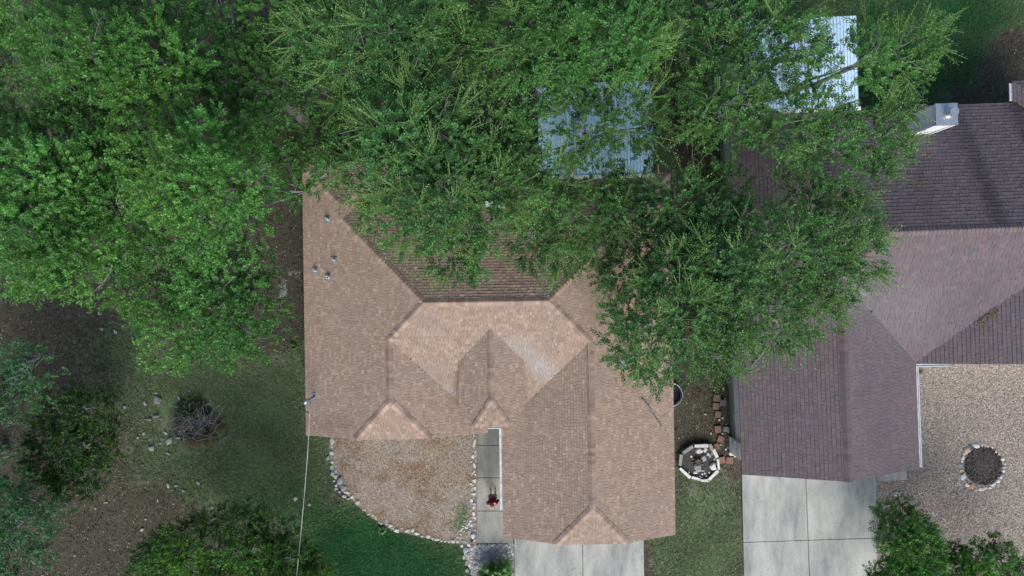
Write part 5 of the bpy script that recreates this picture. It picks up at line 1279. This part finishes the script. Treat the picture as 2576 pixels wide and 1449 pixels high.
# ------------------------------------------------------------------ person on the walkway
def person():
    fx, fy, _ = P(1241.0, 1233.5)
    root = empty("person", (fx, fy, .045)); tag(root, "person in a crimson shirt and white shoes standing on the walkway", "person")
    skin = pmat("skin", (.50, .31, .23), (.46, .27, .2), 8, .6, bstr=0); shirt = pmat("crimson_cloth", (.21, .012, .045), (.14, .008, .03), 7, .9, bstr=.2)
    hair = pmat("fair_hair", (.27, .17, .085), (.17, .10, .05), 14, .6, bstr=.3); denim = pmat("grey_shorts", (.30, .30, .32), (.24, .24, .26), 9, .9, bstr=.2); shoe = pmat("white_shoe", (.72, .73, .76), (.6, .6, .63), 9, .6, bstr=.05)
    def skinmesh(name, V_, E_, R_, mat, parent, sub=2):
        me = bpy.data.meshes.new(name); me.from_pydata(V_, E_, []); o = obj(name, me, parent)
        md = o.modifiers.new("skin", 'SKIN'); ly = me.skin_vertices[0].data
        for i, r_ in enumerate(R_): ly[i].radius = (r_, r_) if not isinstance(r_, tuple) else r_
        ly[0].use_root = True
        sb = o.modifiers.new("sub", 'SUBSURF'); sb.levels = sb.render_levels = sub
        md.use_smooth_shade = True; me.materials.append(mat); return o
    # faces south (-y); leans a little forward
    V_ = [(0, -.06, .95), (0, -.08, 1.15), (0, -.11, 1.36), (0, -.13, 1.47), (0, -.15, 1.56), (0, -.17, 1.66),
          (.17, -.12, 1.40), (.25, -.05, 1.15), (.22, -.18, .98), (.19, -.24, .95),
          (-.17, -.14, 1.40), (-.24, -.16, 1.14), (-.17, -.33, 1.03), (-.12, -.38, 1.02),
          (.095, -.06, .88), (.10, -.05, .50), (.10, .0, .09), (.10, -.11, .05),
          (-.095, -.06, .88), (-.10, -.10, .50), (-.10, -.02, .09), (-.10, -.13, .05)]
    E_ = [(0, 1), (1, 2), (2, 3), (3, 4), (4, 5), (2, 6), (6, 7), (7, 8), (8, 9), (2, 10), (10, 11), (11, 12), (12, 13), (0, 14), (14, 15), (15, 16), (16, 17), (0, 18), (18, 19), (19, 20), (20, 21)]
    R_ = [(.15, .11), (.14, .11), (.15, .11), .055, .075, .085, .065, .046, .034, .03, .065, .046, .034, .03, .085, .055, .038, .034, .085, .055, .038, .034]
    body = skinmesh("body", V_, E_, R_, skin, root)
    skinmesh("shirt", [(0, -.06, .93), (0, -.08, 1.15), (0, -.11, 1.38), (0, -.125, 1.44), (.17, -.12, 1.40), (.245, -.06, 1.18), (-.17, -.14, 1.40), (-.235, -.155, 1.17)], [(0, 1), (1, 2), (2, 3), (2, 4), (4, 5), (2, 6), (6, 7)], [(.19, .15), (.17, .14), (.18, .145), .08, .088, .068, .088, .068], shirt, root)
    skinmesh("shorts", [(0, -.06, .95), (.10, -.06, .86), (.11, -.055, .56), (-.10, -.06, .86), (-.11, -.09, .56)], [(0, 1), (1, 2), (0, 3), (3, 4)], [(.16, .125), .115, .095, .115, .095], denim, root)
    # head: shaped ellipsoid with nose, ears, eyes; hair cap
    def ell(name, c_, r_, mat, parent, n=14, m_=10, cut=None, bump_=None):
        V_, F_ = [], []
        for j in range(m_ + 1):
            t = math.pi * j / m_
            for k in range(n):
                a = 2 * math.pi * k / n; q_ = (math.sin(t) * math.cos(a), math.sin(t) * math.sin(a), math.cos(t)); s_ = bump_(q_) if bump_ else 1
                V_.append((c_[0] + r_[0] * q_[0] * s_, c_[1] + r_[1] * q_[1] * s_, c_[2] + r_[2] * q_[2] * s_))
        for j in range(m_):
            for k in range(n): F_.append((j * n + k, (j + 1) * n + k, (j + 1) * n + (k + 1) % n, j * n + (k + 1) % n))
        return obj(name, pymesh(name, V_, F_, mat, True), parent)
    hc = (0, -.17, 1.645)
    head = ell("head", hc, (.076, .098, .118), skin, root, bump_=lambda q_: 1 - .12 * max(0, -q_[2]))
    ell("nose", (0, hc[1] - .102, hc[2] - .012), (.014, .02, .024), skin, head, 8, 6)
    for s_ in (-1, 1):
        ell("ear", (s_ * .077, hc[1] + .005, hc[2] - .005), (.012, .02, .03), skin, head, 8, 6)
        ell("eye", (s_ * .031, hc[1] - .088, hc[2] + .012), (.012, .008, .008), M['black'], head, 8, 6)
    ell("mouth", (0, hc[1] - .088, hc[2] - .055), (.024, .008, .006), shirt, head, 8, 6)
    ell("hair", (0, hc[1] + .022, hc[2] + .022), (.091, .105, .118), hair, root, 18, 12, bump_=lambda q_: 1 + .05 * math.sin(q_[0] * 22) * max(0, q_[2]) - .05 * max(0, -q_[1]))
    for s_, (hx, hy, hz), d_ in ((1, (.19, -.24, .95), Vector((-.1, -.8, -.35))), (-1, (-.12, -.38, 1.02), Vector((.5, -.8, -.1)))):
        d_.normalize(); sd = d_.cross(Vector((0, 0, 1))).normalized(); p0 = Vector((hx, hy, hz))
        VV = [tuple(p0), tuple(p0 + d_ * .07)]; EE = [(0, 1)]; RR = [(.026, .018), (.032, .016)]
        for f_ in range(4):
            b0 = p0 + d_ * .075 + sd * (.024 - .016 * f_); L_ = (.062, .074, .068, .052)[f_]; m_ = b0 + d_ * L_ * .55 - Vector((0, 0, .008)); e_ = b0 + d_ * L_ - Vector((0, 0, .028)); n0 = len(VV)
            VV += [tuple(b0), tuple(m_), tuple(e_)]; EE += [(1, n0), (n0, n0 + 1), (n0 + 1, n0 + 2)]; RR += [.009, .0085, .007]
        b0 = p0 + d_ * .025 + sd * .03; n0 = len(VV); VV += [tuple(b0 + sd * .012), tuple(b0 + sd * .025 + d_ * .035)]; EE += [(0, n0), (n0, n0 + 1)]; RR += [.011, .008]
        skinmesh("hand", VV, EE, RR, skin, root, 1)
    for s_, yy in ((1, 0.0), (-1, -.02)):
        ell("shoe", (s_ * .10, yy - .05, .045), (.05, .135, .05), shoe, root, 14, 8, bump_=lambda q_: 1 - .1 * max(0, q_[2]))
person()

# ------------------------------------------------------------------ ground cover: grass, leaf litter, gravel, thatch
def tri_cover(name, X, Y, L_, Wd, Zt, cols, mat, lean=1.0, rng=RNG):
    n = len(X); a = rng.uniform(0, 2 * np.pi, n); d = np.stack([np.cos(a), np.sin(a)], -1); s_ = np.stack([-d[:, 1], d[:, 0]], -1)
    b0 = np.stack([X, Y], -1)
    V_ = np.zeros((n, 3, 3), np.float32)
    V_[:, 0, :2] = b0 - s_ * Wd[:, None] / 2; V_[:, 1, :2] = b0 + s_ * Wd[:, None] / 2; V_[:, 2, :2] = b0 + d * (L_ * lean)[:, None]
    V_[:, :2, 2] = Zt[0]; V_[:, 2, 2] = Zt[1] if np.ndim(Zt[1]) else Zt[1]
    me = fastmesh(name, V_.reshape(-1, 3), np.arange(n * 3).reshape(n, 3), mat, cols)
    return obj(name, me)
n = 1500000
X = RNG.uniform(-24, 24, n); Y = RNG.uniform(-14, 14.5, n); px = CX + X * FPX / CAM_H; py = CY - Y * FPX / CAM_H
w = blobs(px, py, GRASS) - 1.5 * blobs(px, py, CHAR) - blobs(px, py, PALE)
cl = .5 + .5 * np.sin(X * 1.9 + 1.7 * np.sin(Y * 1.3)) * np.sin(Y * 2.3 + 1.1 * np.sin(X * 1.1))
prob = np.clip((w + .30 * (cl - .5) - .18) * 1.2, 0, 1)
keep = RNG.random(n) < prob
for poly in (BED, ROCKS, GRAVEL, [(1197, 1050), (1293, 1050), (1293, 1300), (1622, 1300), (1622, 1600), (1294, 1600), (1290, 1370), (1197, 1370)], [(1862, 1130), (2205, 1130), (2210, 1600), (1872, 1600)]):
    keep &= ~inpoly(px, py, poly)
X, Y, cl = X[keep], Y[keep], cl[keep]; n = len(X)
pxk = CX + X * FPX / CAM_H; pyk = CY - Y * FPX / CAM_H
lush = np.clip(blobs(pxk, pyk, LUSH), 0, 1)[:, None]
dry = (RNG.random(n) < .22 * (1.15 - lush[:, 0]))[:, None]
col = (np.array([[.160, .225, .100]]) * (1 - lush) + np.array([[.026, .125, .036]]) * lush) * RNG.uniform(.6, 1.35, (n, 1)) * (.85 + .3 * cl[:, None])
col = np.where(dry, np.array([[.20, .175, .11]]) * RNG.uniform(.6, 1.2, (n, 1)), col)
tag(tri_cover("grass", X, Y, RNG.uniform(.06, .13, n), RNG.uniform(.018, .034, n), (-.03, RNG.uniform(.02, .075, n)), col, M['grass']), "short patchy lawn grass around the houses", "grass", kind="stuff")

n = 150000
X = RNG.uniform(-24, 24, n); Y = RNG.uniform(-14, 14.5, n); px = CX + X * FPX / CAM_H; py = CY - Y * FPX / CAM_H
w = blobs(px, py, GRASS); keep = RNG.random(n) < np.clip(.9 - w, .04, .9)
for poly in (BED, ROCKS, GRAVEL, [(1197, 1050), (1293, 1050), (1293, 1300), (1622, 1300), (1622, 1600), (1197, 1600)], [(1855, 1130), (2205, 1130), (2210, 1600), (1872, 1600)], [(780, 450), (1680, 450), (1690, 1340), (1270, 1340), (1270, 1080), (780, 1080)], [(1850, 330), (2700, 330), (2700, 900), (2300, 910), (2300, 1180), (1860, 1180)]):
    keep &= ~inpoly(px, py, poly)
X, Y = X[keep], Y[keep]; n = len(X); t = RNG.random(n)[:, None]
col = np.where(t < .09, np.array([[.28, .265, .235]]), np.where(t < .55, np.array([[.085, .060, .045]]), np.array([[.04, .031, .026]]))) * RNG.uniform(.6, 1.25, (n, 1))
tag(tri_cover("leaf_litter", X, Y, RNG.uniform(.035, .09, n), RNG.uniform(.03, .06, n), (-.015, RNG.uniform(-.012, .03, n)), col, M['chip']), "fallen leaves and chips scattered over the bare ground", "leaf litter", kind="stuff")

def pebbles(name, poly, n, r0, r1, cols, z, label, cat, excl=None):
    poly = np.array(poly, float); lo, hi = poly.min(0), poly.max(0)
    px = RNG.uniform(lo[0], hi[0], n); py = RNG.uniform(lo[1], hi[1], n); k = inpoly(px, py, poly)
    if excl is not None: k &= ~excl(px, py)
    px, py = px[k], py[k]; n = len(px)
    X, Y = (px - CX) * CAM_H / FPX, (CY - py) * CAM_H / FPX
    r = RNG.uniform(r0, r1, n); a = RNG.uniform(0, 6.28, n)
    V_ = np.zeros((n, 5, 3), np.float32)
    for j in range(4):
        q_ = r * RNG.uniform(.7, 1.2, n); V_[:, j, 0] = X + q_ * np.cos(a + j * 1.571); V_[:, j, 1] = Y + q_ * np.sin(a + j * 1.571); V_[:, j, 2] = z
    V_[:, 4, 0] = X + r * RNG.uniform(-.4, .4, n); V_[:, 4, 1] = Y + r * RNG.uniform(-.4, .4, n); V_[:, 4, 2] = z + r * RNG.uniform(.5, 1.0, n)
    b0 = (np.arange(n) * 5)[:, None, None]; F_ = (b0 + np.array([[0, 1, 4], [1, 2, 4], [2, 3, 4], [3, 0, 4]])[None]).reshape(-1, 3)
    c_ = np.array(cols)[RNG.integers(0, len(cols), n)] * RNG.uniform(.75, 1.2, (n, 1))
    o = obj(name, fastmesh(name, V_.reshape(-1, 3), F_, M['chip'], np.repeat(c_, 4, 0))); tag(o, label, cat, kind="stuff")
ringx = lambda px, py: np.hypot((px - 2473) / 1.0, py - 1172) < 46
pebbles("gravel", [(2205, 900), (2600, 900), (2600, 1480), (2207, 1480), (2204, 1212), (2282, 1208), (2284, 1165), (2230, 1165)], 48000, .022, .046, [(.36, .305, .255), (.265, .22, .18), (.47, .415, .36), (.17, .145, .125), (.37, .285, .22), (.32, .295, .27)], .004, "tan and pinkish gravel covering the front yard of the dark roofed house", "gravel", ringx)
pebbles("mulch", [(2473 + 48 * math.cos(k * .5236), 1172 + 49 * math.sin(k * .5236)) for k in range(12)], 1500, .02, .05, [(.05, .045, .04), (.09, .08, .07), (.03, .028, .026), (.13, .115, .1)], .045, "dark mulch inside the stone ring of the gravel yard", "mulch")
pebbles("pebbles", ROCKS, 2600, .02, .05, [(.50, .48, .46), (.36, .33, .31), (.26, .24, .24), (.55, .54, .52)], .006, "small grey and white pebbles between the rocks by the driveway", "pebbles")
pebbles("pebbles", [(1183, 1085), (1199, 1085), (1198, 1366), (1158, 1362), (1168, 1310), (1183, 1270)], 900, .012, .03, [(.55, .54, .52), (.40, .38, .36), (.30, .25, .2)], .004, "small white pebbles along the walkway's left edge", "pebbles")
# dry thatch straws over the planting bed
n = 30000; bpoly = np.array(BED, float); px = RNG.uniform(825, 1200, n); py = RNG.uniform(1062, 1369, n); k = inpoly(px, py, bpoly); px, py = px[k], py[k]; n = len(px)
gw = np.clip(blobs(px, py, [(1165, 1290, 14, 30, 1.0), (1150, 1320, 16, 24, .8), (990, 1110, 8, 12, .6), (1000, 1140, 10, 10, .5), (1070, 1200, 14, 10, .35), (870, 1155, 12, 12, .4)]), 0, 1)[:, None]
ow = np.clip(blobs(px, py, [(1052, 1172, 16, 12, .9), (1085, 1185, 14, 14, .9), (1005, 1170, 8, 10, .5)]), 0, 1)[:, None]
t = RNG.random(n)[:, None]
col = np.where(t < .4, np.array([[.46, .385, .30]]), np.where(t < .75, np.array([[.30, .235, .175]]), np.array([[.17, .125, .09]]))) * RNG.uniform(.75, 1.25, (n, 1))
pn = (np.sin(px * .031 + 1.3 * np.sin(py * .043)) + np.sin(py * .052 + 1.1 * np.sin(px * .027) + 2) + .6 * np.sin(px * .11 + py * .07) + .5 * np.sin(py * .13 - px * .05))[:, None]
col = np.where(pn > .75 + RNG.normal(0, .5, (n, 1)), col * np.array([[.72, .62, .48]]), np.where(pn < -.6 + RNG.normal(0, .4, (n, 1)), col * np.array([[1.0, 1.03, 1.12]]), col))
col = np.where(RNG.random((n, 1)) < gw, np.array([[.05, .13, .04]]) * RNG.uniform(.7, 1.3, (n, 1)), col)
col = np.where(RNG.random((n, 1)) < ow, np.array([[.22, .11, .035]]) * RNG.uniform(.7, 1.3, (n, 1)), col)
tag(tri_cover("thatch", (px - CX) * CAM_H / FPX, (CY - py) * CAM_H / FPX, RNG.uniform(.06, .16, n), RNG.uniform(.010, .022, n), (.006, RNG.uniform(.01, .05, n)), col, M['chip']), "dry tan thatch covering the front planting bed", "thatch", kind="stuff")
print("leaf quads", LEAFCOUNT[0])
